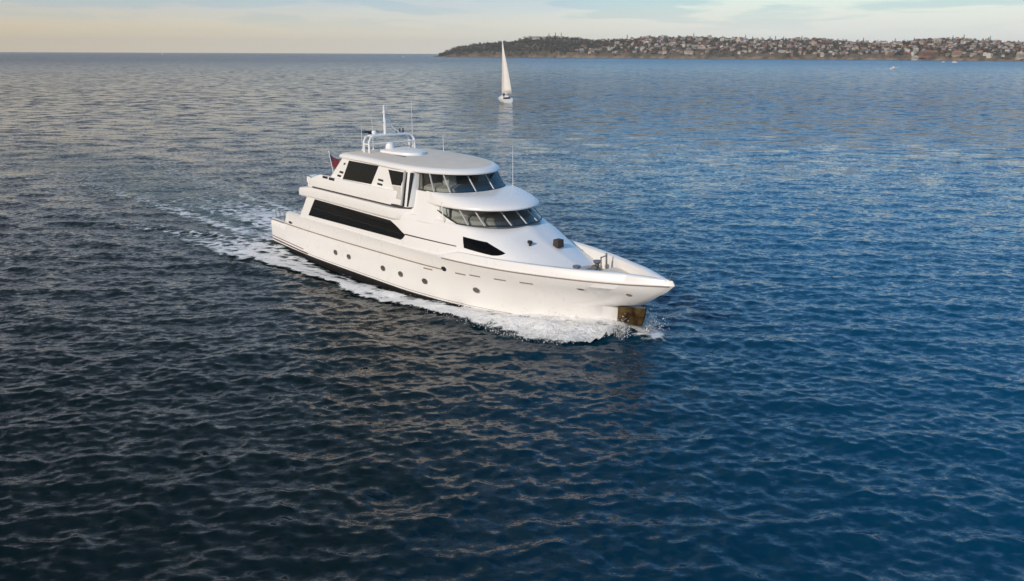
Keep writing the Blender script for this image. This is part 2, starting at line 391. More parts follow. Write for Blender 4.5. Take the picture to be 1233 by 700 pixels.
def build_hull():
    u = HU; rows = list(HL)
    rb = pchip(RX, RY, u * 32.1); x = u * 32.1
    rows.append((u * 32.1, rb - np.minimum(.07, rb * .5), sheer_z(x) + 0.02 + .0 * x))
    rows.append((u * 32.0, np.maximum(rb - .10, .02), sheer_z(x) + cap_h(x) * 0.9 + 0.04))
    rows.append((u * 31.95, np.maximum(rb - .14, .015), sheer_z(x) + cap_h(x) + 0.05))
    rows.append((u * 31.7, np.maximum(rb - .30, .012), sheer_z(x) + cap_h(x) + 0.05))
    rows.append((u * 31.6, np.maximum(rb - .36, .011), sheer_z(x) + cap_h(x)))
    rows.append((u * 31.5, np.maximum(rb - .40, .01), np.minimum(deck_z(x), sheer_z(x))))
    rows.append((u * 31.5, 0 * u, np.minimum(deck_z(x), sheer_z(x))))
    n = len(u); k = len(rows)
    V = []; F = []; MI = []
    for sgn in (-1, 1):
        o = len(V)
        for j, (xx, yy, zz) in enumerate(rows):
            for i in range(n): V.append((xx[i], sgn * yy[i], zz[i]))
        for j in range(k - 1):
            for i in range(n - 1):
                F.append((o + j * n + i, o + j * n + i + 1, o + (j + 1) * n + i + 1, o + (j + 1) * n + i))
                MI.append(1 if j < 3 else (2 if j == k - 2 else 0))
    # transom
    for j in range(9):
        F.append((j * n, (j + 1) * n, k * n + (j + 1) * n, k * n + j * n)); MI.append(1 if j < 3 else 0)
    for j in range(9, k - 1):
        pass
    F.append(tuple([9 * n] + [j * n for j in range(10, k)] + [k * n + j * n for j in range(k - 2, 8, -1)])); MI.append(0)
    return mesh_obj('hull', V, F, [GEL, ANTIF, GELDECK], yacht, sharp=40, mi=MI)
hull = build_hull()

def patch(name, poly_top, poly_bot, yfun, side, m, parent, off=0.015, nx=28, nz=4, back=0.05):
    """a panel let into a side: polygon given as upper and lower chains of (x, z) lying on the surface y = yfun(x, z)"""
    x0 = max(poly_top[0][0], poly_bot[0][0]) if False else min(poly_top[0][0], poly_bot[0][0]); 
    xt = [p[0] for p in poly_top]; zt = [p[1] for p in poly_top]; xb = [p[0] for p in poly_bot]; zb = [p[1] for p in poly_bot]
    V = []; F = []
    st = np.unique(np.concatenate([np.linspace(0, 1, nx), [(p - xt[0]) / (xt[-1] - xt[0]) for p in xt]])); nx = len(st)
    def on(o):
        for s in st:
            xa = xt[0] + s * (xt[-1] - xt[0]); xc = xb[0] + s * (xb[-1] - xb[0])
            za = np.interp(xa, xt, zt); zc = np.interp(xc, xb, zb)
            for j in range(nz + 1):
                q = j / nz; x = xc + (xa - xc) * q; z = zc + (za - zc) * q
                V.append((x, side * (yfun(x, z) + o), z))
    on(off); on(-back); w = nz + 1; n0 = nx * w
    F += grid_faces(nx, w); F += [tuple(reversed(f)) for f in grid_faces(nx, w, off=n0)]
    bd = [(i, 0) for i in range(nx)] + [(nx - 1, j) for j in range(1, w)] + [(i, w - 1) for i in range(nx - 2, -1, -1)] + [(0, j) for j in range(w - 2, 0, -1)]
    ids = [i * w + j for i, j in bd]
    for a, b in zip(ids, ids[1:] + ids[:1]): F.append((a, b, b + n0, a + n0))
    return mesh_obj(name, V, F, m, parent)

def strip_on(name, x0, x1, zf, hz, yfun, m, parent, off=0.03, n=60):
    for sd in (-1, 1):
        xs = np.linspace(x0, x1, n)
        patch(name, [(x, float(zf(x)) + hz / 2) for x in xs], [(x, float(zf(x)) - hz / 2) for x in xs], yfun, sd, m, parent, off, nx=n, nz=1)

strip_on('rub_rail', 0.05, 19.9, rail_z, 0.055, hull_y, RUB, hull, 0.035)
strip_on('rub_rail', 19.85, 31.9, lambda x: sheer_z(x) - 0.04, 0.055, hull_y, RUB, hull, 0.03, 80)
strip_on('boot_stripe', 0.02, 5.6, lambda x: 0.40 - 0.014 * x, 0.09, hull_y, STRIPE, hull, 0.004)
strip_on('boot_stripe', 0.02, 5.0, lambda x: 0.60 - 0.016 * x, 0.05, hull_y, STRIPE, hull, 0.004)
strip_on('waterline_stripe', 5.2, 27.6, lambda x: 0.34, 0.028, hull_y, RUB, hull, 0.003, 90)

def hull_disc(name, x, z, rx, rz, m, parent, off=0.02, sd=-1, n=20, rim=None):
    V = []; F = []
    for k, o in ((1.0, -0.06), (1.0, off), (0.0, off)):
        for i in range(n):
            q = 2 * math.pi * i / n; xx = x + rx * k * math.cos(q); zz = z + rz * k * math.sin(q)
            V.append((xx, sd * (hull_y(xx, zz) + o), zz))
    F = [(j * n + i, j * n + (i + 1) % n, (j + 1) * n + (i + 1) % n, (j + 1) * n + i) for j in range(2) for i in range(n)]
    return mesh_obj(name, V, F, m, parent)
PORT = mat('porthole_glass', (0.10, 0.085, 0.07), 0.08)
for sd in (-1, 1):
    for x, z in ((9.25, 1.09), (10.79, 1.10), (14.44, 1.10), (16.16, 1.10), (18.25, 1.10), (21.98, 1.31)):
        p = hull_disc('porthole', x, z, 0.235, 0.165, STEEL, hull, 0.03, sd)
        hull_disc('pane', x, z, 0.185, 0.125, PORT, p, 0.038, sd)
    for x, z in ((18.59, 1.86), (21.07, 2.04), (22.07, 2.12), (23.66, 2.19), (25.16, 2.26)):
        patch('hull_vent', [(x - .36, z + .035), (x + .36, z + .055)], [(x - .36, z - .035), (x + .36, z - .015)], hull_y, sd, RUB, hull, 0.012, 6, 1)
    p = hull_disc('fairlead', 19.89, 2.12, 0.20, 0.13, STEEL, hull, 0.03, sd); hull_disc('opening', 19.89, 2.12, 0.14, 0.08, DARK, p, 0.036, sd)
    p = hull_disc('fairlead', 27.93, 2.38, 0.24, 0.085, STEEL, hull, 0.035, sd); hull_disc('opening', 27.93, 2.38, 0.16, 0.045, DARK, p, 0.042, sd)
    hull_disc('fairlead', 30.1, 2.42, 0.13, 0.07, RUB, hull, 0.03, sd)
    p = hull_disc('fairlead', 3.1, 2.0, 0.28, 0.09, STEEL, hull, 0.04, sd); hull_disc('opening', 3.1, 2.0, 0.2, 0.05, DARK, p, 0.046, sd)
# plate under the flare of the bow, round the stem, coloured like the golden reflection there
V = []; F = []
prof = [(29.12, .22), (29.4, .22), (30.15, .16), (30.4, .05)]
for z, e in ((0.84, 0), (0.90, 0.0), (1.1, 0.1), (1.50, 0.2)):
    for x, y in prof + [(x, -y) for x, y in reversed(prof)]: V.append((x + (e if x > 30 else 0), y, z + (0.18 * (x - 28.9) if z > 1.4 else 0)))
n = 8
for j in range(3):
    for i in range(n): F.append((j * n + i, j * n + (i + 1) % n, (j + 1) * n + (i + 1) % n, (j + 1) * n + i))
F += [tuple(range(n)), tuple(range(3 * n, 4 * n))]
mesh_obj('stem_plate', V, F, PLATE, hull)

# --- main deck house: sections along the boat, half sections from the deck edge to the centre line
HX = [5.35, 6.0, 16.0, 17.5, 19.0, 20.5, 22.0, 22.8, 23.5, 25.0, 26.4]
HS = [
 [(3.47, 2.6), (3.36, 3.35), (3.28, 3.95), (3.20, 4.45), (0, 4.55)],
 [(3.47, 2.6), (3.38, 3.35), (3.30, 3.95), (3.20, 4.45), (0, 4.55)],
 [(3.54, 2.6), (3.42, 3.40), (3.32, 3.98), (3.18, 4.48), (0, 4.60)],
 [(3.53, 2.6), (3.36, 3.40), (3.08, 4.08), (2.86, 4.55), (0, 4.65)],
 [(3.48, 2.6), (3.26, 3.40), (3.00, 4.00), (2.76, 4.50), (0, 4.62)],
 [(3.28, 2.6), (3.12, 3.40), (2.92, 3.98), (2.66, 4.42), (0, 4.52)],
 [(3.08, 2.6), (2.94, 3.30), (2.66, 3.86), (1.98, 4.24), (0, 4.45)],
 [(2.94, 2.55), (2.78, 3.20), (2.44, 3.70), (1.66, 4.10), (0, 4.36)],
 [(2.78, 2.5), (2.60, 3.10), (2.24, 3.48), (1.40, 3.80), (0, 3.98)],
 [(2.40, 2.5), (2.20, 2.85), (1.76, 3.08), (1.00, 3.28), (0, 3.40)],
 [(2.02, 2.4), (1.80, 2.60), (1.40, 2.74), (0.80, 2.84), (0, 2.92)]]
HA = np.array(HS, float).reshape(len(HX), -1)
def house_sec(x):
    s = pchip(HX, HA, [np.clip(x, HX[0], HX[-1])])[0].reshape(-1, 2)
    # round the profile a little
    t = np.arange(5.0); tt = np.linspace(0, 4, 25)
    return np.stack([pchip(t, s[:, 0], tt), pchip(t, s[:, 1], tt)], 1)
_hc = {}
def house_y(x, z):
    k = round(x, 3)
    if k not in _hc: _hc[k] = house_sec(x)
    s = _hc[k]; return float(np.interp(z, s[:, 1], s[:, 0]))
def build_house():
    xs = np.concatenate([np.linspace(5.35, 16, 30), np.linspace(16, 26.4, 60)[1:]]); S = [house_sec(x) for x in xs]; k = len(S[0]); V = []; F = []
    for s, x in zip(S, xs):
        for y, z in s:
            V.append((x - (0.0 if x > 6 else (4.0 - z) * 0.55 * (6 - x) / .65 - .15 * (6 - x)), -y, z))
        for y, z in s[::-1][1:]: V.append((x - (0.0 if x > 6 else (4.0 - z) * 0.55 * (6 - x) / .65 - .15 * (6 - x)), y, z))
    w = 2 * k - 1; F = grid_faces(len(xs), w); F.append(tuple(range(w))); F.append(tuple((len(xs) - 1) * w + j for j in range(w)))
    return mesh_obj('main_deck_house', V, F, GEL, yacht, 30)
house = build_house()
for sd in (-1, 1):
    w = patch('saloon_window', [(6.55, 4.04), (15.0, 3.96), (15.7, 3.72), (16.25, 3.48), (16.5, 3.40)], [(5.85, 2.92), (15.1, 3.06), (16.15, 3.06), (16.4, 3.20), (16.5, 3.36)], house_y, sd, BLACKG, house, 0.02, 60)
    patch('window_seam', [(6.3, 3.50), (16.2, 3.40)], [(6.3, 3.475), (16.2, 3.375)], house_y, sd, DARK, w, 0.03, 30, 1)
    patch('pilot_window', [(20.9, 3.95), (22.35, 3.85), (22.95, 3.64), (23.5, 3.44)], [(21.15, 3.42), (22.95, 3.29), (23.25, 3.32), (23.44, 3.38)], house_y, sd, BLACKG, house, 0.018, 60, 14)
    patch('trim_line', [(16.5, 3.45), (20.6, 3.44)], [(16.5, 3.385), (20.6, 3.395)], house_y, sd, GROOVE, house, 0.012, 30, 1)

# --- plan outlines (superellipse fronts) and lofts between them
def plan(xa, xs, xf, hw, p=3, q=2, n=28, hwa=None, ra=0.35):
    """closed outline of a deck: straight from xa to xs with half width hw, rounded front reaching xf"""
    hwa = hw if hwa is None else hwa
    half = []
    for k in range(6):
        a = math.pi / 2 * k / 5; half.append((xa + ra - ra * math.cos(a), hwa - ra + ra * math.sin(a)))
    for k in range(1, 8): half.append((xa + ra + (xs - xa - ra) * k / 8, hwa + (hw - hwa) * k / 8))
    for k in range(n):
        a = (k + 0.0) / n * math.pi / 2; t = math.sin(a) ** (2 / p) if k else 0
        half.append((xs + t * (xf - xs), hw * max(0, 1 - t ** p) ** (1 / q)))
    half.append((xf, 0.0))
    return [(x, -y) for x, y in half] + [(x, y) for x, y in half[::-1][1:]]
def loft(name, rings, m, parent, sharp=35, caps=(True, True), crown=0):
    """rings: list of (outline, z or function z(x, y))"""
    V = []; F = []; n = len(rings[0][0])
    for pl, z in rings:
        for x, y in pl: V.append((x, y, z(x, y) if callable(z) else z))
    for j in range(len(rings) - 1):
        for i in range(n): F.append((j * n + i, j * n + (i + 1) % n, (j + 1) * n + (i + 1) % n, (j + 1) * n + i))
    if caps[0]: F.append(tuple(range(n))[::-1])
    if caps[1]:
        # strips across the boat so that a cambered top stays smooth
        o = (len(rings) - 1) * n; h = (n - 1) // 2
        for i in range(h): 
            a, b, c, d = o + i, o + i + 1, o + n - 2 - i if i + 1 <= h else 0, o + n - 1 - i
            F.append((a, b, c, d) if b != c else (a, b, d))
    return mesh_obj(name, V, F, m, parent, sharp)
def inset(pl, d, dxf=None):
    xm = sum(p[0] for p in pl) / len(pl); x0 = min(p[0] for p in pl); x1 = max(p[0] for p in pl); w = max(p[1] for p in pl)
    return [(x0 + d + (x - x0) / (x1 - x0) * (x1 - x0 - 2 * d), y * (w - d) / w) for x, y in pl]
def domed(pl, z0, h, k=5):
    """rings that close an outline upwards with a rounded edge and then a flat camber"""
    return [(inset(pl, 0.0), z0)]

# --- boat deck: thick white band with a rounded lower edge and rounded aft end
def band(z): 
    e = {4.06: .30, 4.10: .10, 4.18: 0, 4.45: 0, 4.60: .04, 4.74: .10}[z]
    return plan(3.9 + e, 15.0, 17.9, 3.50 - e * .5, 2.2, 1.4, hwa=3.35 - e * .5, ra=0.9)
def bz(z): return lambda x, y: z + np.interp(x, [3.9, 6.2], [-0.10 if z < 4.3 else -.22 * (z - 4.06) / .7 - .05, 0.0])
boat_deck = loft('boat_deck', [(band(z), bz(z)) for z in (4.06, 4.10, 4.18, 4.45, 4.60, 4.74)], GEL, yacht, 30)
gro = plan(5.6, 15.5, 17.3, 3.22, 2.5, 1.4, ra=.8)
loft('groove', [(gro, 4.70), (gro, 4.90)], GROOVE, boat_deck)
# bulwark of the upper deck, open at the top
def bul(e, xa=5.3): return plan(xa + e, 14.5, 16.9, 3.26 - e, 2.5, 1.5, ra=0.7)
def btop(x, y): return np.interp(x, [5.3, 5.8, 6.6, 7.0, 16.9], [5.10, 5.22, 5.55, 5.66, 5.62])
bulwark = loft('bulwark', [(bul(.0), 4.84), (bul(.0), 4.92), (bul(.06), lambda x, y: btop(x, y) - .06), (bul(.09), btop), (bul(.22), btop), (bul(.25), lambda x, y: btop(x, y) - .05), (bul(.26), 4.95)], GEL, boat_deck, 30, caps=(True, True))
def bul_y(x, z): return 3.26 - 0.06 * (z - 4.92) / .7
for sd in (-1, 1):
    patch('vent', [(7.55, 5.64), (8.15, 5.64)], [(7.55, 5.50), (8.15, 5.50)], bul_y, sd, DARK, bulwark, 0.012, 4, 1)
    patch('vent', [(8.3, 5.63), (8.95, 5.63)], [(8.3, 5.47), (8.95, 5.47)], bul_y, sd, DARK, bulwark, 0.012, 4, 1)

# --- upper deck house with raked aft edge
def upy(x, z): return 3.12 - (z - 5.0) * 0.165
def upplan(z):
    xa = 7.35 + (z - 4.8) * 0.93
    return plan(xa, 15.9, 16.8, upy(0, z), 6, 1.2, ra=0.12)
upper = loft('upper_deck_house', [(upplan(z), z) for z in (4.86, 5.62, 6.3, 6.86)], GEL, yacht, 30)
for sd in (-1, 1):
    w = patch('upper_window', [(10.15, 6.80), (13.3, 6.80)], [(9.62, 5.66), (12.72, 5.70)], upy, sd, BLACKG, upper, 0.02, 12)
    patch('mullion', [(11.62, 6.80), (11.70, 6.80)], [(11.12, 5.68), (11.20, 5.68)], upy, sd, DARK, w, 0.028, 3)
    for dz in (0, 0.24):
        patch('vent', [(13.33 + dz * .2, 5.86 + dz), (13.85 + dz * .2, 5.84 + dz)], [(13.33 + dz * .2, 5.75 + dz), (13.85 + dz * .2, 5.73 + dz)], upy, sd, DARK, upper, 0.012, 4, 1)
        patch('vent', [(9.0 + dz * .9, 5.86 + dz), (9.42 + dz * .9, 5.84 + dz)], [(8.95 + dz * .9, 5.74 + dz), (9.37 + dz * .9, 5.72 + dz)], upy, sd, DARK, upper, 0.012, 4, 1)
    patch('vent', [(9.62, 6.62), (9.8, 6.62)], [(9.54, 6.50), (9.72, 6.50)], upy, sd, DARK, upper, 0.012, 3, 1)
    patch('quarter_window', [(14.3, 6.70), (15.95, 6.70)], [(14.78, 5.92), (15.62, 5.95)], upy, sd, BLACKG, upper, 0.02, 10)
    patch('side_screen', [(14.82, 5.88), (15.62, 5.90)], [(15.2, 5.22), (15.75, 5.20)], upy, sd, LINEN, upper, 0.014, 6)
    patch('doorway', [(16.0, 6.74), (16.52, 6.74)], [(15.95, 4.86), (16.40, 4.90)], lambda x, z: upy(x, z) - np.interp(x, [15.9, 16.8], [0, .10]), sd, DARK, upper, 0.02, 8)
    mp = MB().tube([(15.9, sd * (upy(0, 4.9) + .02), 4.9), (15.9, sd * (upy(0, 6.8) + .02), 6.8)], 0.07, 8); mp.build('door_post', GREYF, upper)

# --- bridge: lower windscreen, visor, body, upper windscreen
lowA = plan(17.0, 18.0, 22.65, 2.76, 3.3, 2, ra=.1); lowB = plan(17.0, 17.6, 21.5, 2.62, 3.0, 2, ra=.1)
def xs_at(pl_a, pl_b, i, t): return [pl_a[i][k] * (1 - t) + pl_b[i][k] * t for k in (0, 1)]
def screen(parent, A, B, za, zb, i0, i1, splits, gl_name, solid_side, thick=0.04):
    """glass band between two outlines from index i0 to i1, mullions at the given indices"""
    V = []; F = []
    idx = list(range(i0, i1 + 1))
    for pl, z, o in ((A, za, 0), (B, zb, 0)):
        for i in idx: V.append((*pl[i], z(pl[i][0]) if callable(z) else z))
    n = len(idx)
    for k in range(n - 1): F.append((k, k + 1, n + k + 1, n + k))
    return mesh_obj(gl_name, V, F, GLASS, parent, 60)
N_ = len(lowA); h_ = (N_ - 1) // 2            # index of the bow point
body = loft('bridge_body', [(plan(16.25, 17.2, 20.0, 3.10, 3, 2, ra=.1), 4.25), (plan(16.28, 17.2, 19.9, 2.93, 3.5, 2, ra=.1), 4.55), (plan(16.32, 17.2, 19.9, 2.80, 4, 2, ra=.1), 4.85), (plan(16.36, 17.2, 19.9, 2.71, 4, 2, ra=.1), 5.2), (plan(16.4, 16.8, 19.75, 2.60, 4, 2, ra=.1), 5.80)], GEL, yacht, 30)
# visor between the two windscreens
vis = plan(16.9, 18.5, 22.5, 2.80, 2.35, 2, hwa=2.60, ra=.1)
def vz(h0, hx): return lambda x, y: h0 + (hx - h0) * 1.0
def shrink(pl, f, g, cx=17.0): return [(cx + (x - cx) * f, y * g) for x, y in pl]
visor = loft('visor', [(shrink(vis, .80, .90), 5.26), (shrink(vis, .98, .98), 5.21), (vis, 5.245), (shrink(vis, 1.003, 1.004), 5.31), (shrink(vis, .99, .99), 5.39), (shrink(vis, .92, .975), 5.52), (shrink(vis, .75, .955), 5.72), (shrink(vis, .56, .93), 5.84)], GEL, yacht, 50)
def low_top(x): return 5.24
# side glass starts as a point under the visor and widens forward
def screen_low():
    V = []; F = []; cols = []
    iA = [i for i in range(N_) if lowA[i][0] >= 18.3]
    for i in iA:
        x, y = lowA[i]; xb, yb = lowB[i]
        t0 = np.interp(x, [18.3, 20.1, 99], [0.97, 0.0, 0.0])
        cols.append(((x + (xb - x) * t0, y + (yb - y) * t0, 4.46 + (5.24 - 4.46) * t0), (xb, yb, 5.24)))
    n = len(cols)
    V = [c[0] for c in cols] + [c[1] for c in cols]
    F = [(k, k + 1, n + k + 1, n + k) for k in range(n - 1)]
    g = mesh_obj('lower_windscreen', V, F, GLASS, yacht, 60)
    return g, cols
lws, lcols = screen_low()
def mullions(cols, fr, parent, r=0.045, dark=()):
    n = len(cols)
    # arc length along the lower edge
    P = [Vector(c[0]) for c in cols]; Q = [Vector(c[1]) for c in cols]
    d = np.cumsum([0] + [(P[i + 1] - P[i]).length for i in range(n - 1)]); d /= d[-1]
    for f in fr:
        a = Vector([np.interp(f, d, [p[k] for p in P]) for k in range(3)]); b = Vector([np.interp(f, d, [q[k] for q in Q]) for k in range(3)])
        MB().tube([a, b], r, 6).build('mullion', GREYF, parent)
    MB().tube([p + Vector((0, 0, .01)) for p in P], 0.035, 6).build('sill', DARK, parent)
mullions(lcols, (0.22, 0.30, 0.42, 0.5, 0.58, 0.70, 0.78), lws)
# blank wall below the rising edge of the side glass
for sd in (-1, 1):
    V = []; F = []; o = 0; sel = [i for i in range(N_) if lowA[i][1] * sd > 0.5 and lowA[i][0] <= 20.2]
    for i in sel:
        x, y = lowA[i]; xb, yb = lowB[i]; t0 = np.interp(x, [18.3, 20.1], [0.97, 0.0])
        V.append((x, y, 4.30)); V.append((x + (xb - x) * t0, y + (yb - y) * t0, 4.46 + .78 * t0)); V.append((x, y - sd * .12, 4.30))
    for k in range(len(sel) - 1): F.append((o + 3 * k, o + 3 * k + 3, o + 3 * k + 4, o + 3 * k + 1))
    mesh_obj('screen_wing', V, F, GEL, body)
# inside of the lower bridge
it = MB(); it.box((19.2, 0, 4.75), (0.1, 4.8, 1.0)); it.build('bulkhead', INTER, lws)
loft('dashboard', [(shrink(lowA, .90, .9), 4.44), (shrink(lowA, .87, .87), 4.60), (shrink(lowA, .70, .82), 4.68)], LINEN, lws)
# upper windscreen
upA = plan(16.5, 16.9, 19.5, 2.48, 3.1, 2, ra=.1); upB = plan(16.5, 16.7, 18.6, 2.38, 3.0, 2, ra=.1)
ucols = [((*upA[i], 5.83), (*upB[i], 6.76)) for i in range(N_) if upA[i][0] > 16.55]
n = len(ucols)
uws = mesh_obj('upper_windscreen', [c[0] for c in ucols] + [c[1] for c in ucols], [(k, k + 1, n + k + 1, n + k) for k in range(n - 1)], GLASS, yacht, 60)
mullions(ucols, (0.0, 0.15, 0.26, 0.42, 0.56, 0.72, 0.86, 1.0), uws)
MB().box((16.75, 0, 6.2), (0.1, 4.6, 1.1)).build('bulkhead', INTER, uws)
loft('dashboard', [(shrink(upA, .95, .93, 16.5), 5.8), (shrink(upA, .9, .9, 16.5), 6.0), (shrink(upA, .62, .8, 16.5), 6.08)], LINEN, uws)
for y in (-1.1, 1.0): MB().box((17.6, y, 6.2), (0.6, 0.6, 0.7), taper=.8).build('helm_seat', LINEN, uws)

# --- hardtop roof
rf = plan(8.75, 14.0, 19.4, 2.95, 2.5, 2, hwa=2.85, ra=.45)
def rz(b): return lambda x, y: b + np.interp(x, [8.75, 12, 19.6], [0.10, 0.10, -0.06]) + 0.0
roof = loft('roof', [(shrink(rf, .95, .95, 13), rz(6.80)), (shrink(rf, .988, .988, 13), rz(6.77)), (rf, rz(6.80)), (shrink(rf, 1.003, 1.003, 13), rz(6.86)), (shrink(rf, .985, .985, 13), rz(6.97)), (shrink(rf, .93, .93, 13), rz(7.06))], GEL, yacht, 40)
loft('roof_panel', [(shrink(rf, .925, .92, 13), rz(7.055)), (shrink(rf, .90, .88, 13), rz(7.075)), (shrink(rf, .55, .5, 13), rz(7.13))], ROOFM, roof, 40)
loft('roof_hatch', [(plan(10.4, 11.6, 13.6, 1.05, 2.2, 2, ra=.5), 7.18), (plan(10.45, 11.6, 13.5, 1.0, 2.2, 2, ra=.5), 7.34), (plan(10.9, 11.7, 13.1, .75, 2.2, 2, ra=.5), 7.44)], GEL, roof, 40)
MB().box((13.0, -1.15, 7.19), (1.2, .08, .06)).build('hatch_dark_strip', DARK, roof)  # dark strip on the roof beside the hatch

# --- radar arch, mast and aerials
arch = MB()
for dx in (0, 0.55):
    pts = [(10.65 - dx, -1.7, 7.1), (10.6 - dx, -1.66, 7.85), (10.55 - dx, -1.5, 8.08), (10.5 - dx, -1.25, 8.16), (10.5 - dx, 1.25, 8.16), (10.55 - dx, 1.5, 8.08), (10.6 - dx, 1.66, 7.85), (10.65 - dx, 1.7, 7.1)]
    arch.tube(pts, 0.07, 8)
for y in (-1.3, 0, 1.3): arch.tube([(10.5, y, 8.16), (9.95, y, 8.16)], .05, 6)
for y in (-1.68, 1.68): arch.tube([(10.6, y, 7.7), (10.05, y, 7.7)], .04, 6)
arch.tube([(10.62, -1.66, 7.72), (10.62, 1.66, 7.72)], .05, 6)
arch = arch.build('radar_arch', TUBE, yacht)
mast = MB().tube([(10.2, -.2, 8.15), (10.18, -.2, 9.1), (10.16, -.2, 9.2), (10.15, -.2, 9.95)], [.10, .09, .07, .05], 8).tube([(10.2, .95, 8.15), (10.18, -.15, 9.05)], .055, 6).tube([(10.18, -.6, 8.95), (10.18, .2, 8.95)], .035, 6)
mast = mast.build('mast', TUBE, arch)
MB().lathe((10.17, -.2, 9.45), [(0.0, 0), (.1, 0), (.1, .14), (0.0, .16)], 10).build('navigation_light', TUBE, mast)
MB().box((9.7, -.95, 8.36), (.16, .9, .10)).lathe((9.7, -.95, 8.16), [(.14, 0), (.14, .12), (.06, .2)], 12).build('radar_scanner', DARK, arch)
MB().lathe((9.8, -.75, 8.18), [(.0, 0), (.17, .0), (.19, .1), (.15, .22), (.0, .27)], 14).build('satellite_dome', TUBE, arch)
for y in (0.95, 1.2, 1.45): MB().lathe((9.75, y, 8.16), [(.03, 0), (.06, .08), (.03, .2), (.07, .26), (.0, .3)], 8).build('loud_hailer', DARK, arch)
MB().lathe((10.9, -.35, 7.32), [(0, 0), (.26, .0), (.3, .16), (.24, .36), (.1, .46), (0, .48)], 16).build('satellite_dome', TUBE, roof)
for x, y, z, h in ((19.4, 2.0, 5.6, 2.5), (12.2, 2.75, 7.0, 1.15), (9.3, 2.5, 7.1, 3.0), (8.95, -1.1, 7.1, 1.6), (9.1, -.4, 7.1, 2.0)):
    MB().lathe((x, y, z), [(.05, 0), (.05, .12), (.022, .2)], 8).tube([(x, y, z + .1), (x - .03, y, z + h)], [.022, .010], 6).build('whip_aerial', TUBE, roof if z > 6 else visor)
MB().tube([(19.3, -2.85, 4.3), (19.0, -2.78, 5.45)], .03, 6).build('whip_aerial', TUBE, body)

# --- foredeck gear
MB().box((24.55, .4, 3.72), (.36, .44, .40), 0, taper=.94).build('deck_box', mat('dark_cover', (.045, .032, .026), .7, noise=(5, .3)), house)
sl = MB().lathe((23.9, -1.0, 3.70), [(.07, 0), (.05, .14)], 8).lathe((23.8, -1.0, 3.88), [(0, 0), (.09, .0), (.10, .2), (0, .22)], 10, axis='X'); sl.build('searchlight', DARK, house)
WINCH = mat('winch_grey', (.20, .19, .18), .4, metal=.4, noise=(6, .3))
for y in (-.75, .75):
    MB().box((26.95, y, 2.62), (1.0, .6, .2)).lathe((26.9, y, 2.7), [(.2, 0), (.2, .1), (.11, .18), (.11, .34), (.2, .42), (.2, .5), (0, .52)], 14).lathe((26.9, y - .28, 2.86), [(.16, 0), (.16, .12), (.08, .16), (0, .3)], 12, axis='Y').build('windlass', WINCH, hull)
    MB().tube([(27.4, y, 2.7), (28.4, y * .8, 2.7), (30.2, y * .35, 2.78)], .045, 6).build('anchor_chain', WINCH, hull)
MB().tube([(27.35, .95, 2.5), (27.3, .95, 3.62)], .045, 8).tube([(27.35, .55, 2.5), (27.3, .55, 3.5)], .035, 6).tube([(27.3, .95, 3.5), (27.3, .55, 3.45)], .03, 6).build('davit', WINCH, hull)
fd = plan(27.6, 28.2, 31.2, 1.25, 1.3, 1.1, ra=.1)
loft('foredeck_step', [(shrink(fd, 1, .98, 27.6), 2.45), (fd, 2.88), (shrink(fd, .985, .96, 27.6), 2.92)], GELDECK, hull, 30)
TEAK = mat('teak', (.36, .22, .13), .6, noise=(5, .2))
MB().tube([(28.2, 1.55, 3.16), (29.6, 1.02, 3.2), (30.6, .62, 3.22)], .045, 6).tube([(28.2, -1.45, 3.05), (29.6, -.9, 3.05), (30.6, -.5, 3.08)], .03, 6).build('bow_seat_trim', TEAK, hull)
for y in (-.42, .42): MB().lathe((30.2, y, 2.9), [(.07, 0), (.06, .1), (.1, .14), (.1, .18), (0, .2)], 10).build('bollard', STEEL, hull)
MB().tube([(31.75, 0, 3.1), (31.95, 0, 3.75)], [.03, .018], 8).build('jackstaff', STEEL, hull)

# --- aft decks: posts, rails, flag
for y in (-2.9, 2.9):
    for x0, x1 in ((4.35, 4.55), (5.05, 5.35)):
        MB().tube([(x0, y, 1.7), (x1, y, 4.2)], .05, 8).build('deck_post', STEEL, boat_deck)
for sd in (-1, 1):
    rl = MB(); xs = np.linspace(0.4, 2.2, 4)
    for x in xs: rl.tube([(x, sd * 3.0, 1.75), (x, sd * 3.0, 2.45)], .022, 6)
    rl.tube([(0.4, sd * 3.0, 2.45), (2.5, sd * 3.05, 2.45)], .028, 6).build('stern_rail', STEEL, hull)
rl = MB()
for y in np.linspace(-2.9, 2.9, 9): rl.tube([(4.35, y, 4.5), (4.35, y, 5.4)], .02, 6)
rl.tube([(4.35, -2.9, 5.4), (4.35, 2.9, 5.4)], .028, 6).tube([(4.35, -2.9, 4.98), (4.35, 2.9, 4.98)], .018, 6)
for sd in (-1, 1): rl.tube([(4.35, sd * 2.9, 5.4), (5.5, sd * 2.95, 5.35)], .028, 6)
rl.build('aft_rail', STEEL, boat_deck)
lr = MB(); lr.lathe((4.75, -2.35, 5.02), [(.0, -.3), (.28, -.3), (.3, -.1), (.3, .1), (.28, .3), (0, .3)], 18, axis='Y'); lr.box((4.75, -2.35, 4.68), (.5, .5, .2)); lr.build('liferaft', TUBE, boat_deck)
MB().box((3.0, 0, 1.95), (1.0, 4.2, .7)).box((2.5, 0, 2.3), (.25, 4.2, .6)).build('stern_bench', LINEN, hull)
pole = MB().tube([(6.1, -1.5, 5.0), (5.55, -1.5, 6.8)], .028, 8).lathe((5.54, -1.5, 6.8), [(.05, 0), (.05, .06), (0, .09)], 8).build('flag_staff', TUBE, boat_deck)
V = []; F = []
for i in range(13):
    for j in range(9):
        u, v = i / 12, j / 8
        x = 5.60 + (1 - v) * .27 + u * .68; z = 6.68 - (1 - v) * .78 - .34 * u - .1 * u * u; y = -1.5 + .10 * math.sin(u * 7 + v * 2) * u + .25 * u
        V.append((x, y, z))
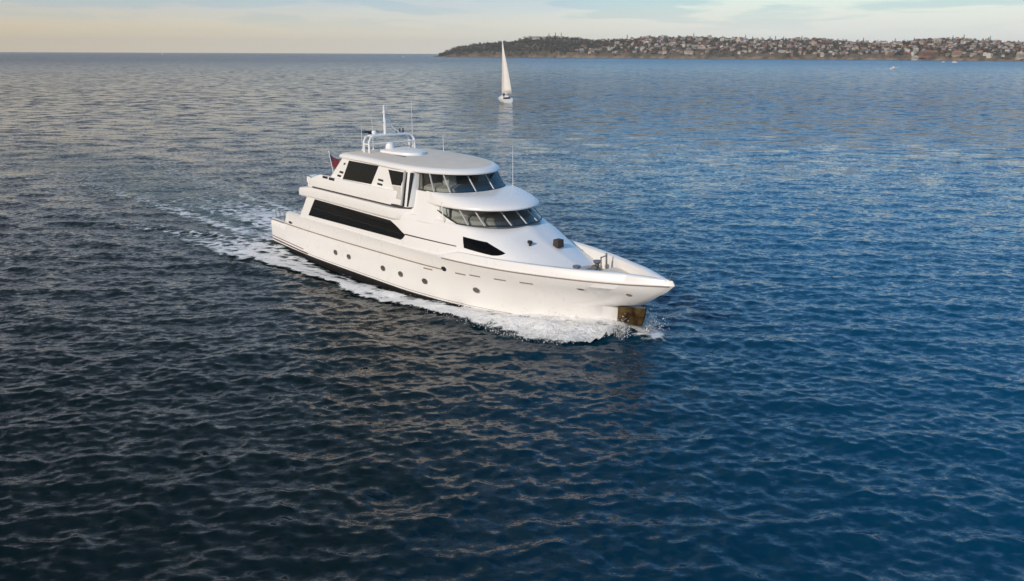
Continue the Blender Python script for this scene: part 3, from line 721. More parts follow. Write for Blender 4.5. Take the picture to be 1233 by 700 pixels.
FR = mat('flag_red', (.15, .016, .022), .8); FBL = mat('flag_blue', (.02, .022, .07), .8)
FF = grid_faces(13, 9); mi = [1 if (f[0] // 9) < 6 and (f[0] % 9) >= 4 else 0 for f in FF]
fl = mesh_obj('ensign', V, FF, [FR, FBL], pole, 60, mi)
so = fl.modifiers.new('thickness', 'SOLIDIFY'); so.thickness = .012

# ------------------------------------------------------------------ wake foam, bow wave and spray
def vnoise(X, Y, s, seed):
    """smooth value noise for laying out where foam lies"""
    r = np.random.default_rng(seed); T = r.random((64, 64)); x = X / s; y = Y / s
    i = np.floor(x).astype(int); j = np.floor(y).astype(int); fx = x - i; fy = y - j; fx = fx*fx*(3-2*fx); fy = fy*fy*(3-2*fy)
    g = lambda a, b: T[a % 64, b % 64]
    return (g(i, j) * (1-fx) + g(i+1, j) * fx) * (1-fy) + (g(i, j+1) * (1-fx) + g(i+1, j+1) * fx) * fy
def fbm(X, Y, s, seed): return sum(vnoise(X + 7.7 * k, Y - 3.1 * k, s / 2 ** k, seed + k) * .5 ** k for k in range(4)) / 1.875
# outer edge of the side foam (distance from the centre line) along the yacht
FX = [-14, -6, 0, 3, 7, 10.5, 13.8, 17.3, 22.2, 26.5, 28.4, 29.2, 29.6]
FY = [9.6, 8.2, 7.0, 6.5, 6.2, 5.9, 5.7, 5.1, 4.6, 4.2, 3.3, 1.7, 0.0]
FD = [0.0, .55, .86, .95, 1.0, 1.0, .98, .98, .98, 1.04, 1.08, 1.05, 0]
def foam_density(x, y):
    hb = np.interp(x, WLX, WLY, left=2.6, right=0); ya = np.abs(y); oe = np.interp(x, FX, FY, right=0)
    wob = (fbm(x, y, 3.0, 5) - .5) * 1.3; t = (ya - hb) / np.maximum(oe + wob - hb, .05)
    side = np.interp(x, FX, FD, left=0, right=0)
    edge = np.clip((1.0 - t) / .16, 0, 1)                   # crisp outer edge, thinner towards the hull aft
    inner = np.interp(x, [0, 12, 20, 25], [.70, .66, .75, 1.0])
    prof = edge * np.where(t > 0, inner + (1 - inner) * np.clip(t * 1.35, 0, 1) ** 1.5, 1) * np.where((x < 21) & (x > 0), np.clip(.45 + (ya - hb) * 1.0, 0, 1), 1)
    d = side * prof
    # hull sides aft of the bow wave: the water close to the plating is darker
    # turbulent wash astern
    s = -x
    w = 2.6 + .06 * np.clip(s, 0, 99); cy = .9 * np.sin(s * .16 + .4)
    wash = np.where(s > -0.5, np.exp(-np.clip(s - 3, 0, 99) / 19.0) * 1.12 * np.exp(-((y - cy) / w) ** 4), 0)
    trail = np.where(s > 0, .80 * np.exp(-s / 62) * np.exp(-((ya - 3.0 - .05 * s) / 1.5) ** 2), 0)
    arm = np.where((s > -3) & (s < 34), .85 * np.exp(-((ya - 6.6 - .12 * s) / 1.2) ** 2) * np.exp(-np.clip(s, 0, 99) / 16), 0)
    d = np.maximum(d, 1.15 * np.exp(-((x - 30.3) / 1.0) ** 2 - ((y - .7) / .9) ** 2))
    d = np.maximum(d, np.maximum(wash, np.maximum(trail, arm)))
    track = np.where(s > 0, .55 * np.exp(-s / 80) * np.exp(-(y / (3.6 + .05 * np.clip(s, 0, 200))) ** 4), 0)
    d = np.maximum(d, track * .8)
    return d, t, np.maximum(wash, track)
def foam_material():
    m = bpy.data.materials.new('sea_foam'); m.use_nodes = True; N = m.node_tree.nodes; L = m.node_tree.links; b = N['Principled BSDF']
    b.inputs['Roughness'].default_value = .75; b.inputs['Specular IOR Level'].default_value = .2
    at = N.new('ShaderNodeAttribute'); at.attribute_name = 'foam'; aw = N.new('ShaderNodeAttribute'); aw.attribute_name = 'aerated'
    tc = N.new('ShaderNodeTexCoord')
    mp = N.new('ShaderNodeMapping'); mp.inputs['Rotation'].default_value = (0, 0, -BANG); mp.inputs['Scale'].default_value = (.75, 1.25, 1.25); L.new(tc.outputs['Object'], mp.inputs[0])
    n1 = N.new('ShaderNodeTexNoise'); n1.inputs['Scale'].default_value = 1.5; n1.inputs['Detail'].default_value = 9; n1.inputs['Roughness'].default_value = .68; n1.inputs['Distortion'].default_value = .6; L.new(mp.outputs[0], n1.inputs['Vector'])
    vo = N.new('ShaderNodeTexVoronoi'); vo.feature = 'DISTANCE_TO_EDGE'; vo.inputs['Scale'].default_value = 1.9; 
    nd = N.new('ShaderNodeMix'); nd.data_type = 'VECTOR'; nd.inputs[0].default_value = .35; L.new(mp.outputs[0], nd.inputs[4]); L.new(n1.outputs['Color'], nd.inputs[5]); L.new(nd.outputs[1], vo.inputs['Vector'])
    def mth(op, a, b_=None, c=None, cl=False):
        n = N.new('ShaderNodeMath'); n.operation = op; n.use_clamp = cl
        for i, v in enumerate((a, b_, c)):
            if v is None: continue
            if isinstance(v, (int, float)): n.inputs[i].default_value = v
            else: L.new(v, n.inputs[i])
        return n.outputs[0]
    lace = mth('SUBTRACT', .16, mth('MULTIPLY', vo.outputs['Distance'], .95))          # lacy cell walls
    v = mth('ADD', mth('MULTIPLY_ADD', at.outputs['Fac'], 1.0, mth('MULTIPLY_ADD', n1.outputs[0], 2.1, -1.52)), lace)
    al = N.new('ShaderNodeMapRange'); al.interpolation_type = 'SMOOTHSTEP'; al.inputs[1].default_value = -.02; al.inputs[2].default_value = .42; L.new(v, al.inputs[0])
    veil = mth('MULTIPLY', aw.outputs['Fac'], .42)
    alpha = mth('MAXIMUM', al.outputs[0], veil, cl=True); L.new(alpha, b.inputs['Alpha'])
    cm = N.new('ShaderNodeMix'); cm.data_type = 'RGBA'; L.new(al.outputs[0], cm.inputs[0]); cm.inputs[6].default_value = (.22, .36, .37, 1); cm.inputs[7].default_value = (.86, .86, .85, 1); L.new(cm.outputs[2], b.inputs['Base Color'])
    bp = N.new('ShaderNodeBump'); bp.inputs['Distance'].default_value = .35; bp.inputs['Strength'].default_value = .9; L.new(n1.outputs[0], bp.inputs['Height']); L.new(bp.outputs[0], b.inputs['Normal'])
    return m
FOAM = foam_material()
def build_foam():
    xs = np.arange(-100, 32.6, .14); ys = np.arange(-13, 11, .14)
    A, B = np.meshgrid(xs, ys, indexing='ij'); d, t, wash = foam_density(A, B)
    X, Y = from_boat(A, B); X2, Y2, Z2 = sea(X, Y, np.hypot(X, Y) * 0 + .3)
    thick = np.clip(d, 0, 1.2)
    lump = fbm(A, B, 1.3, 21); crest = np.exp(-((t - .5) / .3) ** 2) * np.clip((1 - t) / .4, 0, 1) * np.interp(A, [14, 22, 26.5, 29.4], [0, .25, .75, .2])
    Z2 = Z2 + .045 + thick * (.03 + .12 * lump) + crest * (.12 + .95 * lump) * np.clip((d - .45) / .6, 0, 1)
    fade = np.clip((A + 100) / 40, 0, 1)
    keep = d > .05
    idx = np.arange(A.size).reshape(A.shape); q = np.stack([idx[:-1, :-1], idx[1:, :-1], idx[1:, 1:], idx[:-1, 1:]], -1).reshape(-1, 4)
    hb = np.interp(A, WLX, WLY, left=0, right=0); inside = (np.abs(B) < hb - .25) & (A > .2)
    ok = (keep & ~inside).ravel(); q = q[ok[q].all(1)]
    used = np.unique(q); re = -np.ones(A.size, int); re[used] = np.arange(len(used))
    V = np.stack([X2, Y2, Z2], -1).reshape(-1, 3)[used]
    o = fast_mesh('wake_foam', V, re[q], FOAM, {'foam': (d * fade).ravel()[used], 'aerated': np.clip(wash * fade, 0, 1).ravel()[used]})
    tag(o, 'white churned foam along the waterline and in the wake of the motor yacht', 'foam', kind='stuff')
    return o
build_foam()
SPRAYM = mat('spray_white', (.82, .83, .82), .7)
def build_spray():
    """thrown water at the bow: many small drops and clots, both sides"""
    base = np.array([(0, 0, 1), (.94, 0, -.33), (-.47, .82, -.33), (-.47, -.82, -.33)]); bf = np.array([(0, 1, 2), (0, 2, 3), (0, 3, 1), (1, 3, 2)])
    P = []; S = []
    for sd, n in ((-1, 6500), (1, 9000)):
        x = 30.2 - rng.gamma(1.8, 2.0, n) if sd < 0 else 30.6 - rng.gamma(1.6, 1.0, n)
        hb = np.interp(x, WLX, WLY, right=0); oe = np.interp(x, FX, FY, right=.8)
        f = rng.beta(2.2, 1.6, n); y = hb + (oe - hb + .25) * f
        if sd > 0: y = hb + .25 + np.abs(rng.normal(0, .6, n))
        hgt = np.interp(x, [14, 20, 26, 28.5, 30.5], [.15, .3, .75, .85, .5]) * (.45 if sd < 0 else .8)
        z = .12 + boat_wave(*from_boat(x, sd * y)) + rng.exponential(1, n) * hgt * .55
        z = np.minimum(z, 1.5); P.append(np.stack([*from_boat(x, sd * y), z], 1)); S.append(np.minimum(rng.lognormal(math.log(.018), .5, n), .05))
    P = np.concatenate(P); S = np.concatenate(S); n = len(P)
    q = rng.normal(size=(n, 3)); q /= np.linalg.norm(q, axis=1)[:, None]
    M = np.stack([q, np.roll(q, 1, 1), np.roll(q, 2, 1)], 1)
    V = (P[:, None, :] + np.einsum('ij,njk->nik', base, M) * S[:, None, None]).reshape(-1, 3)
    F = (bf[None] + 4 * np.arange(n)[:, None, None]).reshape(-1, 3)
    o = fast_mesh('bow_spray', V, F, SPRAYM); tag(o, 'fine white spray thrown up by the bow of the motor yacht', 'spray', kind='stuff')
build_spray()

# ------------------------------------------------------------------ other craft
SAIL = mat('sailcloth', (.80, .78, .75), .75, noise=(.6, .04)); SAIL2 = mat('jib_cloth', (.70, .68, .66), .75)
def sail_mesh(a, b, c, camber, nrm, nu=14, nv=10):
    """triangular sail: tack a, head b, clew c, bellied along nrm"""
    a, b, c, nrm = map(Vector, (a, b, c, nrm)); V = []
    for i in range(nu):
        u = i / (nu - 1); l = a.lerp(b, u); r = c.lerp(b, u)
        roach = 0.10 * math.sin(u * math.pi)
        for j in range(nv):
            v = j / (nv - 1); p = l.lerp(r, v * (1 + roach)); V.append(p + nrm * camber * math.sin(v * math.pi) * (1 - u * .6))
    return V, grid_faces(nu, nv)
def sail_boat(name, u, v, rz, length, mast_h, heel):
    g = ground(u, v); root = empty(name, (g[0], g[1], 0), rz); root.rotation_euler = (heel, 0, rz)
    s = length / 12.0
    st = [(-6, 1.3, 1.05), (-4, 1.75, 1.0), (-1, 1.95, 1.0), (2, 1.6, 1.1), (4.5, .8, 1.25), (6, .05, 1.4)]
    xs = np.linspace(-6, 6, 24); W = pchip([q[0] for q in st], [q[1] for q in st], xs); Zs = pchip([q[0] for q in st], [q[2] for q in st], xs)
    V = []; prof = ((0, -.5), (.6, -.4), (.9, .1), (1.0, .55), (1.0, 1.0))
    for x, w, z in zip(xs, W, Zs):
        ring = [(w * p, (z * q if q > 0 else q)) for p, q in prof]
        V += [(x * s, -y * s, zz * s) for y, zz in ring[::-1]] + [(x * s, y * s, zz * s) for y, zz in ring[1:]]
    w = 9; F = grid_faces(24, w) + [(i * w, i * w + w - 1, (i + 1) * w + w - 1, (i + 1) * w) for i in range(23)] + [tuple(range(w)), tuple(23 * w + k for k in range(w))]
    mesh_obj('hull', V, F, GEL, root, 40)
    MB().box((.2 * s, 0, 1.35 * s), (4.2 * s, 2.0 * s, .75 * s), taper=.8).build('cabin', GEL, root)
    MB().box((-3.4 * s, 0, 1.2 * s), (2.6 * s, 1.7 * s, .35 * s)).build('cockpit', DARK, root)
    MB().tube([(1.2 * s, 0, 1 * s), (1.1 * s, 0, mast_h)], [.09, .05], 8).build('mast', TUBE, root)
    bm_ = (-3.3 * s, -1.5 * s, 2.5 * s)
    MB().tube([(1.1 * s, 0, 2.4 * s), bm_], .07, 8).build('boom', TUBE, root)
    Vs, Fs = sail_mesh((1.05 * s, .05, 2.6 * s), (1.08 * s, 0, mast_h - .2), (bm_[0], bm_[1], bm_[2] + .1), .45 * s, (-.25, -.95, 0))
    o = mesh_obj('mainsail', Vs, Fs, SAIL, root, 60); o.modifiers.new('t', 'SOLIDIFY').thickness = .02
    Vs, Fs = sail_mesh((5.8 * s, 0, 1.6 * s), (1.3 * s, 0, mast_h * .93), (-.6 * s, -1.5 * s, 2.0 * s), .6 * s, (-.3, -.9, 0))
    o = mesh_obj('jib', Vs, Fs, SAIL2, root, 60); o.modifiers.new('t', 'SOLIDIFY').thickness = .02
    return root
def sitter(root, x, y, z, s=1.0, shirt=None):
    """a seated sailor, one continuous skinned body"""
    me = bpy.data.meshes.new('person'); bm = bmesh.new()
    J = [((0, 0, .45), .17), ((.02, 0, .75), .18), ((.05, 0, 1.0), .17), ((.06, 0, 1.1), .07), ((.09, 0, 1.2), .10), ((.1, 0, 1.32), .095),
         ((.1, .2, .98), .075), ((.25, .27, .72), .055), ((.45, .2, .68), .045), ((.1, -.2, .98), .075), ((.25, -.27, .72), .055), ((.45, -.2, .68), .045),
         ((.4, .12, .5), .095), ((.48, .13, .08), .06), ((.4, -.12, .5), .095), ((.48, -.13, .08), .06)]
    vs = [bm.verts.new(p) for p, r in J]
    for a, b in ((0, 1), (1, 2), (2, 3), (3, 4), (4, 5), (2, 6), (6, 7), (7, 8), (2, 9), (9, 10), (10, 11), (0, 12), (12, 13), (0, 14), (14, 15)): bm.edges.new((vs[a], vs[b]))
    bm.to_mesh(me); bm.free()
    o = bpy.data.objects.new('person', me); C.objects.link(o); o.modifiers.new('skin', 'SKIN'); o.modifiers.new('sub', 'SUBSURF').levels = 1
    for i, (p, r) in enumerate(J): me.skin_vertices[0].data[i].radius = (r, r); me.skin_vertices[0].data[i].use_root = i == 0
    me.materials.append(shirt); o.matrix_world = root.matrix_basis @ Matrix.Translation((x, y, z)) @ Matrix.Scale(s, 4)
    return o
sb = sail_boat('sailing_yacht', 608, 122.5, R(100), 11.5, 16.6, R(-2.2))
tag(sb, 'white sailing yacht with two tall pale sails set, between the motor yacht and the headland', 'sailboat')
pn = sitter(sb, -3.3, .75, 1.35, 1.0, mat('navy_jacket', (.03, .035, .06), .8))
tag(pn, 'person in dark clothes seated in the cockpit of the sailing yacht', 'person')
fb = sail_boat('sailing_boat', 195, 66.3, R(112), 18, 24, R(-3))
tag(fb, 'tiny white sailing boat on the horizon at the left', 'sailboat')

def motor_boat(name, u, v, rz, L, label, wake=True, z=0):
    g = ground(u, v); root = empty(name, (g[0], g[1], 0), rz); s = L / 6.0
    xs = np.linspace(-3, 3, 16); W = pchip([-3, -1, 1, 2.2, 3], [1.1, 1.2, 1.05, .65, .04], xs); Z = pchip([-3, 0, 3], [.8, .9, 1.25], xs); V = []
    for x, w, zz in zip(xs, W, Z): V += [(x * s, y * s, q * s) for y, q in ((-w, zz), (-w * .92, .3), (-w * .5, -.3), (w * .5, -.3), (w * .92, .3), (w, zz), (w * .8, zz), (w * .78, zz - .25), (-w * .78, zz - .25), (-w * .8, zz))]
    F = grid_faces(16, 10) + [(i * 10, i * 10 + 9, i * 10 + 19, i * 10 + 10) for i in range(15)] + [tuple(range(10)), tuple(150 + k for k in range(10))]
    mesh_obj('hull', V, F, GEL, root, 40)
    MB().box((-.1 * s, 0, 1.35 * s), (2.0 * s, 1.6 * s, 1.3 * s), taper=.72).build('cabin', GEL, root)
    MB().box((.02 * s, 0, 1.62 * s), (1.95 * s, 1.45 * s, .42 * s), taper=.86).build('window_band', BLACKG, root)
    MB().box((-.2 * s, 0, 2.05 * s), (2.0 * s, 1.5 * s, .09 * s)).build('canopy', TUBE, root)
    tag(root, label, 'motorboat'); return root
motor_boat('motor_boat', 1076.5, 83.2, R(15), 7.5, 'small white motorboat crossing the water below the hillside houses')
motor_boat('motor_boat', 1149.5, 75.6, R(160), 8.5, 'white motorboat lying close in under the far shore, the larger of two')
motor_boat('motor_boat', 1136, 75.3, R(10), 7.0, 'low white motorboat close in under the far shore, the smaller of two')
motor_boat('motor_boat', 485.5, 68.6, R(200), 9.0, 'tiny boat far out just left of the headland')
mg = ground(1076.5, 83.2)
V = []; 
for i in range(14):
    for j in range(5): V.append((mg[0] - 1 - i * 1.4, mg[1] + (j - 2) * (.35 + .10 * i) - i * .25, .12 + .18 * random.random() * math.exp(-i / 6) * (j in (1, 2, 3))))
tag(mesh_obj('boat_wake', V, grid_faces(14, 5), SPRAYM, None, 80), 'short white wake behind the small motorboat', 'foam', kind='stuff')

# ------------------------------------------------------------------ the far shore: headland and hillside suburb
SKY_PTS = [(530, 66), (545, 60), (555, 56), (575, 52), (600, 50), (620, 48), (632, 44), (660, 44), (690, 46), (705, 48), (740, 46), (765, 43.5), (800, 44), (830, 44.5), (860, 45), (900, 46.5), (950, 46), (980, 48), (1000, 49), (1035, 50.5), (1060, 48), (1085, 46), (1110, 45.5), (1140, 47.5), (1180, 51), (1210, 54), (1233, 56), (1300, 60), (1400, 62)]
def shore_dist(u): return np.interp(u, [500, 540, 760, 1000, 1233, 1400], [3150, 3000, 2600, 2350, 2000, 1850])
def horizon_v(u): return 64.6 + (u - 616.5) * math.tan(R(.25))
def shore_xy(u, back):
    D = shore_dist(u) + back; x = (u - 616.5) / FPX / math.cos(PITCH) * D; return x, D
def ridge_h(u):
    D = shore_dist(u) + 330; v = np.interp(u, [p[0] for p in SKY_PTS], [p[1] for p in SKY_PTS])
    return np.maximum((horizon_v(u) - v) / FPX * math.cos(PITCH) * D + 13 - 7, 0)
def land_z(u, back):
    t = np.clip(back / 330, 0, 1); rough = 5 * (fbm(np.asarray(u) * 1.0, np.asarray(back) * .22, 16, 40) - .5)
    cliff = 0.16 * np.clip(back / 22, 0, 1); e = cliff + (1 - .16) * (t ** .75) * (1 - .25 * np.sin(t * 9 + np.asarray(u) * .05) * t * (1 - t) * 2)
    z = ridge_h(u) * e + rough * np.clip(t * 6, 0, 1) * (1 - t * .8)
    z = np.where(back > 330, ridge_h(u) * (1 - ((back - 330) / 420) ** 1.5), z)
    return np.where(back <= 0, -2.0, np.maximum(z, -2 + np.minimum(back * .1, 1.5)))
def land_material():
    m = bpy.data.materials.new('hillside'); m.use_nodes = True; N = m.node_tree.nodes; L = m.node_tree.links; b = N['Principled BSDF']; b.inputs['Roughness'].default_value = .95; b.inputs['Specular IOR Level'].default_value = .1
    geo = N.new('ShaderNodeNewGeometry'); sep = N.new('ShaderNodeSeparateXYZ'); L.new(geo.outputs['Position'], sep.inputs[0])
    n = N.new('ShaderNodeTexNoise'); n.inputs['Scale'].default_value = .035; n.inputs['Detail'].default_value = 8; n.inputs['Roughness'].default_value = .7; L.new(geo.outputs['Position'], n.inputs['Vector'])
    r = N.new('ShaderNodeValToRGB'); e = r.color_ramp.elements; e[0].position = .35; e[0].color = (.05, .05, .028, 1); e[1].position = .68; e[1].color = (.20, .15, .10, 1); L.new(n.outputs[0], r.inputs[0])
    rk = N.new('ShaderNodeValToRGB'); e = rk.color_ramp.elements; e[0].position = .4; e[0].color = (.07, .055, .035, 1); e[1].position = .66; e[1].color = (.30, .225, .15, 1); L.new(n.outputs[0], rk.inputs[0])
    mr = N.new('ShaderNodeMapRange'); mr.inputs[1].default_value = 3; mr.inputs[2].default_value = 9; L.new(sep.outputs[2], mr.inputs[0])
    x = N.new('ShaderNodeMix'); x.data_type = 'RGBA'; L.new(mr.outputs[0], x.inputs[0]); L.new(rk.outputs[0], x.inputs[6]); L.new(r.outputs[0], x.inputs[7]); L.new(x.outputs[2], b.inputs['Base Color'])
    return m
def build_land():
    us = np.linspace(528, 1400, 560); bk = np.concatenate([[-20, 0, 1, 4, 8, 14, 22], np.linspace(32, 330, 34), np.linspace(345, 740, 16)])
    U, B = np.meshgrid(us, bk, indexing='ij'); jag = 14 * (fbm(U, U * 0, 9, 60) - .5)
    X, Y = shore_xy(U, B + jag); Z = land_z(U, B)
    idx = np.arange(U.size).reshape(U.shape); q = np.stack([idx[:-1, :-1], idx[1:, :-1], idx[1:, 1:], idx[:-1, 1:]], -1).reshape(-1, 4)
    o = fast_mesh('hillside_terrain', np.stack([X, Y, Z], -1).reshape(-1, 3), q, land_material()); tag(o, kind='structure')
build_land()
def leaf_mat(name, a, b_, sc=.05):
    m = bpy.data.materials.new(name); m.use_nodes = True; N = m.node_tree.nodes; L = m.node_tree.links; p = N['Principled BSDF']; p.inputs['Roughness'].default_value = .85; p.inputs['Specular IOR Level'].default_value = .15
    g = N.new('ShaderNodeNewGeometry'); n = N.new('ShaderNodeTexNoise'); n.inputs['Scale'].default_value = sc; n.inputs['Detail'].default_value = 5; L.new(g.outputs['Position'], n.inputs['Vector'])
    r = N.new('ShaderNodeValToRGB'); e = r.color_ramp.elements; e[0].position = .38; e[0].color = (*a, 1); e[1].position = .64; e[1].color = (*b_, 1); L.new(n.outputs[0], r.inputs[0]); L.new(r.outputs[0], p.inputs['Base Color']); return m
LEAF = leaf_mat('bush_foliage', (.034, .037, .020), (.12, .10, .055), .06); PINE = leaf_mat('pine_foliage', (.02, .025, .014), (.05, .05, .025), .3); BARK = mat('bark', (.09, .065, .045), .9)
def crown_faces(n, rx, rz, r=rng, leaf=1.3):
    d = r.normal(size=(n, 3)); d /= np.linalg.norm(d, axis=1)[:, None]; rad = r.uniform(.45, 1.05, n) ** .6
    lob = 1 + .25 * np.sin(d[:, 0] * 5 + d[:, 1] * 4)
    c = d * rad[:, None] * lob[:, None] * (rx, rx, rz); c[:, 2] += rz
    a = r.normal(size=(n, 3)); a /= np.linalg.norm(a, axis=1)[:, None]; b = np.cross(a, r.normal(size=(n, 3))); b /= np.linalg.norm(b, axis=1)[:, None]
    s = leaf * r.uniform(.6, 1.3, n)[:, None]
    return np.stack([c - a * s - b * s * .6, c + a * s - b * s * .6, c + a * s + b * s * .6, c - a * s + b * s * .6], 1)
def build_woodland():
    Q = []
    n = 0
    while n < 3800:
        u = rng.uniform(535, 1300); back = 330 * rng.beta(1.1, 1.2) + 8
        dens = np.interp(u, [535, 700, 760, 900, 1050, 1300], [1.0, .9, .62, .45, .55, .6]) * (.35 + 1.2 * float(fbm(np.array([u]), np.array([back * .15]), 11, 80)[0]))
        if rng.random() > dens: continue
        n += 1
        h = rng.uniform(4, 9.5) * (.6 if back < 25 else 1); rx = h * rng.uniform(.45, .75)
        x, y = shore_xy(u, back); z = float(land_z(np.array([u]), np.array([back]))[0]) - .8
        Q.append(crown_faces(26, rx, h * .5) + np.array([x, y, z]))
    V = np.concatenate(Q).reshape(-1, 3); F = np.arange(len(V)).reshape(-1, 4)
    o = fast_mesh('hillside_woodland', V, F, LEAF); tag(o, 'dense dark green and brown bushland covering the far headland and hillside', 'woodland', kind='stuff')
build_woodland()

WALLS = {'cream': (.48, .41, .32), 'white': (.54, .51, .46), 'tan': (.40, .29, .20), 'brick': (.26, .13, .085), 'grey': (.33, .31, .30)}
ROOFS = {'terracotta': (.30, .12, .065), 'brown': (.13, .085, .06), 'grey': (.20, .19, .19), 'flat': (.5, .46, .42)}
WM = {k: mat(k + '_render', v, .85, noise=(.4, .06)) for k, v in WALLS.items()}; RM = {k: mat(k + '_roof', v, .8, noise=(.6, .15)) for k, v in ROOFS.items()}
WINM = mat('house_window', (.035, .04, .045), .15)
def house_mesh(kind, w, d, st, wall, rf):
    m = MB(); h = 3.0 * st + .4
    m.box((0, 0, h / 2 - 3), (w, d, h + 6), mi=0)
    # window and balcony rows set 3 cm proud of the front and left walls
    for k in range(st):
        z = 1.5 + 3.0 * k; nw = max(2, int(w / 3.2))
        for i in range(nw): m.box((-w / 2 + (i + .5) * w / nw, -d / 2 - .01, z), (w / nw * .55, .08, 1.5), mi=2)
        for i in range(2): m.box((-w / 2 - .01, -d / 2 + (i + .5) * d / 2, z), (.08, d * .24, 1.4), mi=2)
        if st > 1: m.box((0, -d / 2 - .7, 3.0 * k + .15), (w * .9, 1.4, .25), mi=0)
    if kind == 'flat':
        m.box((0, 0, h + .2), (w + .5, d + .5, .4), mi=1); m.box((w * .15, d * .1, h + 1.1), (w * .35, d * .35, 1.6), mi=0)
    else:
        o = .5; rh = .27 * d; z = h + .003; hip = d * .5 if kind == 'hip' else 0
        v = [(-w/2-o, -d/2-o, z), (w/2+o, -d/2-o, z), (w/2+o, d/2+o, z), (-w/2-o, d/2+o, z), (-w/2-o+hip, 0, z + rh), (w/2+o-hip, 0, z + rh)]
        m.add(v, [(0, 1, 5, 4), (2, 3, 4, 5), (1, 2, 5), (3, 0, 4), (3, 2, 1, 0)], 1)
        m.box((w * .22, d * .12, z + rh * .9), (.9, .9, 1.6), mi=0)
    o = m.build('hillside_house', [WM[wall], RM[rf], WINM], None, 30)
    return o
KINDS = [('hip', 13, 10, 1, 'cream', 'terracotta', 'single storey cream house with terracotta hipped roof'), ('hip', 14, 11, 2, 'white', 'terracotta', 'two storey white house with terracotta hipped roof'),
         ('gable', 12, 9, 2, 'brick', 'terracotta', 'two storey red brick house with terracotta gable roof'), ('flat', 15, 11, 3, 'white', 'flat', 'three storey white flat-roofed house with balconies'),
         ('flat', 17, 12, 4, 'cream', 'flat', 'four storey cream flat-roofed apartment block'), ('hip', 12, 10, 2, 'tan', 'brown', 'two storey tan house with brown hipped roof'),
         ('gable', 13, 9, 1, 'grey', 'grey', 'single storey grey house with grey gable roof'), ('hip', 15, 11, 2, 'cream', 'brown', 'two storey cream house with brown hipped roof'),
         ('flat', 14, 10, 2, 'tan', 'grey', 'two storey tan flat-roofed house with grey roof')]
def build_houses():
    protos = [house_mesh(*k[:6]) for k in KINDS]; used = [0] * len(KINDS); placed = []; n = 0; tries = 0
    prob = np.array([2.2, 2.0, 1.8, 1.3, 1.2, 2.0, 1.0, 2.0, 1.2]); prob /= prob.sum()
    while n < 296 and tries < 40000:
        tries += 1
        u = rng.uniform(640, 1262); back = rng.uniform(14, 322)
        if rng.random() > np.interp(u, [640, 700, 760, 850, 1262], [.12, .25, .9, 1, .9]): continue
        x, y = shore_xy(u, back)
        if any((x - a) ** 2 / 14 ** 2 + (y - b) ** 2 / 18 ** 2 < 1 for a, b in placed): continue
        placed.append((x, y)); k = rng.choice(len(KINDS), p=prob); p = protos[k]
        o = p if not used[k] else p.copy()
        if used[k]: C.objects.link(o)
        used[k] += 1; n += 1
        o.location = (x, y, float(land_z(np.array([u]), np.array([back]))[0]) + .3); o.rotation_euler = (0, 0, rng.normal(0, .35) + (math.pi / 2 if rng.random() < .2 else 0)); s = rng.uniform(.58, .88); o.scale = (s * rng.uniform(.9, 1.2), s, s)
        tag(o, KINDS[k][6] + ' on the far hillside', 'house', KINDS[k][6].replace(' house', ' houses').replace(' block', ' blocks') + ' on the far hillside')
build_houses()
def build_more_houses():
    """the many smaller roofs between and behind the houses that show largest"""
    m = MB(); n = 0
    while n < 620:
        u = rng.uniform(690, 1290); back = rng.uniform(20, 325)
        if rng.random() > np.interp(u, [690, 760, 850, 1290], [.2, .85, 1, 1]): continue
        x, y = shore_xy(u, back); z = float(land_z(np.array([u]), np.array([back]))[0]); a = rng.normal(0, .4); w, d, h = rng.uniform(7, 12), rng.uniform(6, 9), rng.choice([3.4, 6.2]); n += 1
        wi = int(rng.integers(0, 5)); ri = 5 + int(rng.integers(0, 4)); ca, sa = math.cos(a), math.sin(a)
        m.box((x, y, z + h / 2 - 2), (w, d, h + 4), a, wi)
        P = lambda px, py, pz: (x + px * ca - py * sa, y + px * sa + py * ca, z + h + pz)
        o = .4; rh = d * .27; hp = d * .5 if rng.random() < .6 else 0
        m.add([P(-w/2-o, -d/2-o, .01), P(w/2+o, -d/2-o, .01), P(w/2+o, d/2+o, .01), P(-w/2-o, d/2+o, .01), P(-w/2-o+hp, 0, rh), P(w/2+o-hp, 0, rh)], [(0, 1, 5, 4), (2, 3, 4, 5), (1, 2, 5), (3, 0, 4), (3, 2, 1, 0)], ri)
        for i in range(3): m.box((x + (-w * .3 + i * w * .3) * ca + (d / 2) * sa, y + (-w * .3 + i * w * .3) * sa - (d / 2) * ca, z + 1.7), (w * .16, .12, 1.3), a, 9)
    o = m.build('hillside_houses', [WM[k] for k in WALLS] + [RM[k] for k in ROOFS] + [WINM], None, 30)
    tag(o, 'many small pale houses packed between the larger ones on the far hillside', 'houses', kind='stuff')
build_more_houses()
def landmark(name, u, back, mesh_args, label, rz=0, dz=0, cat='building'):
    o = house_mesh(*mesh_args); o.name = name; x, y = shore_xy(u, back); o.location = (x, y, float(land_z(np.array([u]), np.array([back]))[0]) + dz); o.rotation_euler = (0, 0, rz); tag(o, label, cat)
landmark('long_building', 642, 300, ('flat', 36, 12, 2, 'white', 'flat'), 'long low white building on top of the wooded headland', dz=2.5)
landmark('waterfront_building', 1076, 16, ('hip', 46, 14, 3, 'brick', 'terracotta'), 'long orange brick waterfront building with terracotta roof', .05, 1)
landmark('waterfront_building', 1107, 18, ('hip', 22, 12, 3, 'tan', 'terracotta'), 'tan waterfront building just right of the long orange brick one', -.1, 1)
landmark('boat_house', 1061.5, 4, ('flat', 15, 9, 2, 'white', 'flat'), 'white boat house at the waterline left of the orange brick building', 0, .5)
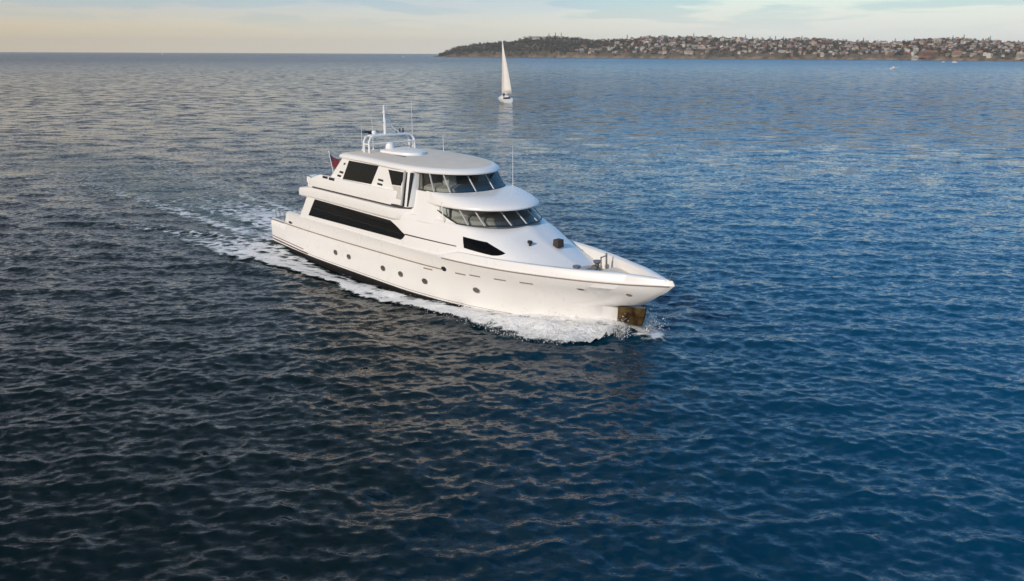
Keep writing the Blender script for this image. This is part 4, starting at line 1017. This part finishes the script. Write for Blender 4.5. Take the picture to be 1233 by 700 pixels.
landmark('waterfront_building', 1179, 14, ('flat', 22, 11, 3, 'cream', 'flat'), 'cream block on the shore towards the right edge', 0, 1)
landmark('waterfront_building', 1226, 14, ('flat', 24, 11, 3, 'white', 'flat'), 'white block on the shore at the right edge of the photo', 0, 1)

def pine_tree(u, back, h, label, group):
    x, y = shore_xy(u, back); root = empty('pine_tree', (x, y, float(land_z(np.array([u]), np.array([back]))[0]) - .5))
    MB().tube([(0, 0, 0), (.1, 0, h * .5), (0, 0, h * .97)], [h * .022, h * .014, .05], 6).build('trunk', BARK, root)
    q = []
    for k in range(9):
        t = .18 + .8 * k / 8; r = h * .17 * (1 - t) ** .7 + .35
        q.append(crown_faces(int(14 + 16 * (1 - t)), r, h * .05, leaf=.55) + np.array([0, 0, h * t - h * .05]))
    V = np.concatenate(q).reshape(-1, 3); o = fast_mesh('crown', V, np.arange(len(V)).reshape(-1, 4), PINE); o.parent = root
    tag(root, label, 'tree', group)
for u in (656, 663, 669.5): pine_tree(u, 318, rng.uniform(17, 22), 'tall pine in the row on top of the wooded headland behind the long white building', 'row of tall pines on the headland')
pine_tree(742, 322, 18, 'lone tall pine where the wooded headland meets the houses', None)
for u in (808, 815, 872, 880, 899, 905, 914, 931.5, 934, 996, 1002, 1034, 1037, 1058, 1100, 1112, 1139, 1141, 1186, 1205): pine_tree(u, 326, rng.uniform(9, 16), 'dark conifer on the skyline above the far hillside houses', 'conifers on the skyline')

# ------------------------------------------------------------------ evening air
HAZE = 6.5e-5
def build_haze():
    m = bpy.data.materials.new('air'); m.use_nodes = True; N = m.node_tree.nodes; L = m.node_tree.links
    N.remove(N['Principled BSDF']); v = N.new('ShaderNodeVolumePrincipled'); v.inputs['Color'].default_value = (.85, .87, .9, 1); v.inputs['Density'].default_value = HAZE
    v.inputs['Anisotropy'].default_value = 0.0; L.new(v.outputs[0], N['Material Output'].inputs['Volume'])
    b = MB().box((0, 0, 61.0), (15000, 15000, 128)); o = b.build('haze', m); tag(o, kind='stuff', label='thin evening haze over the sea and the far shore', cat='haze')
build_haze()
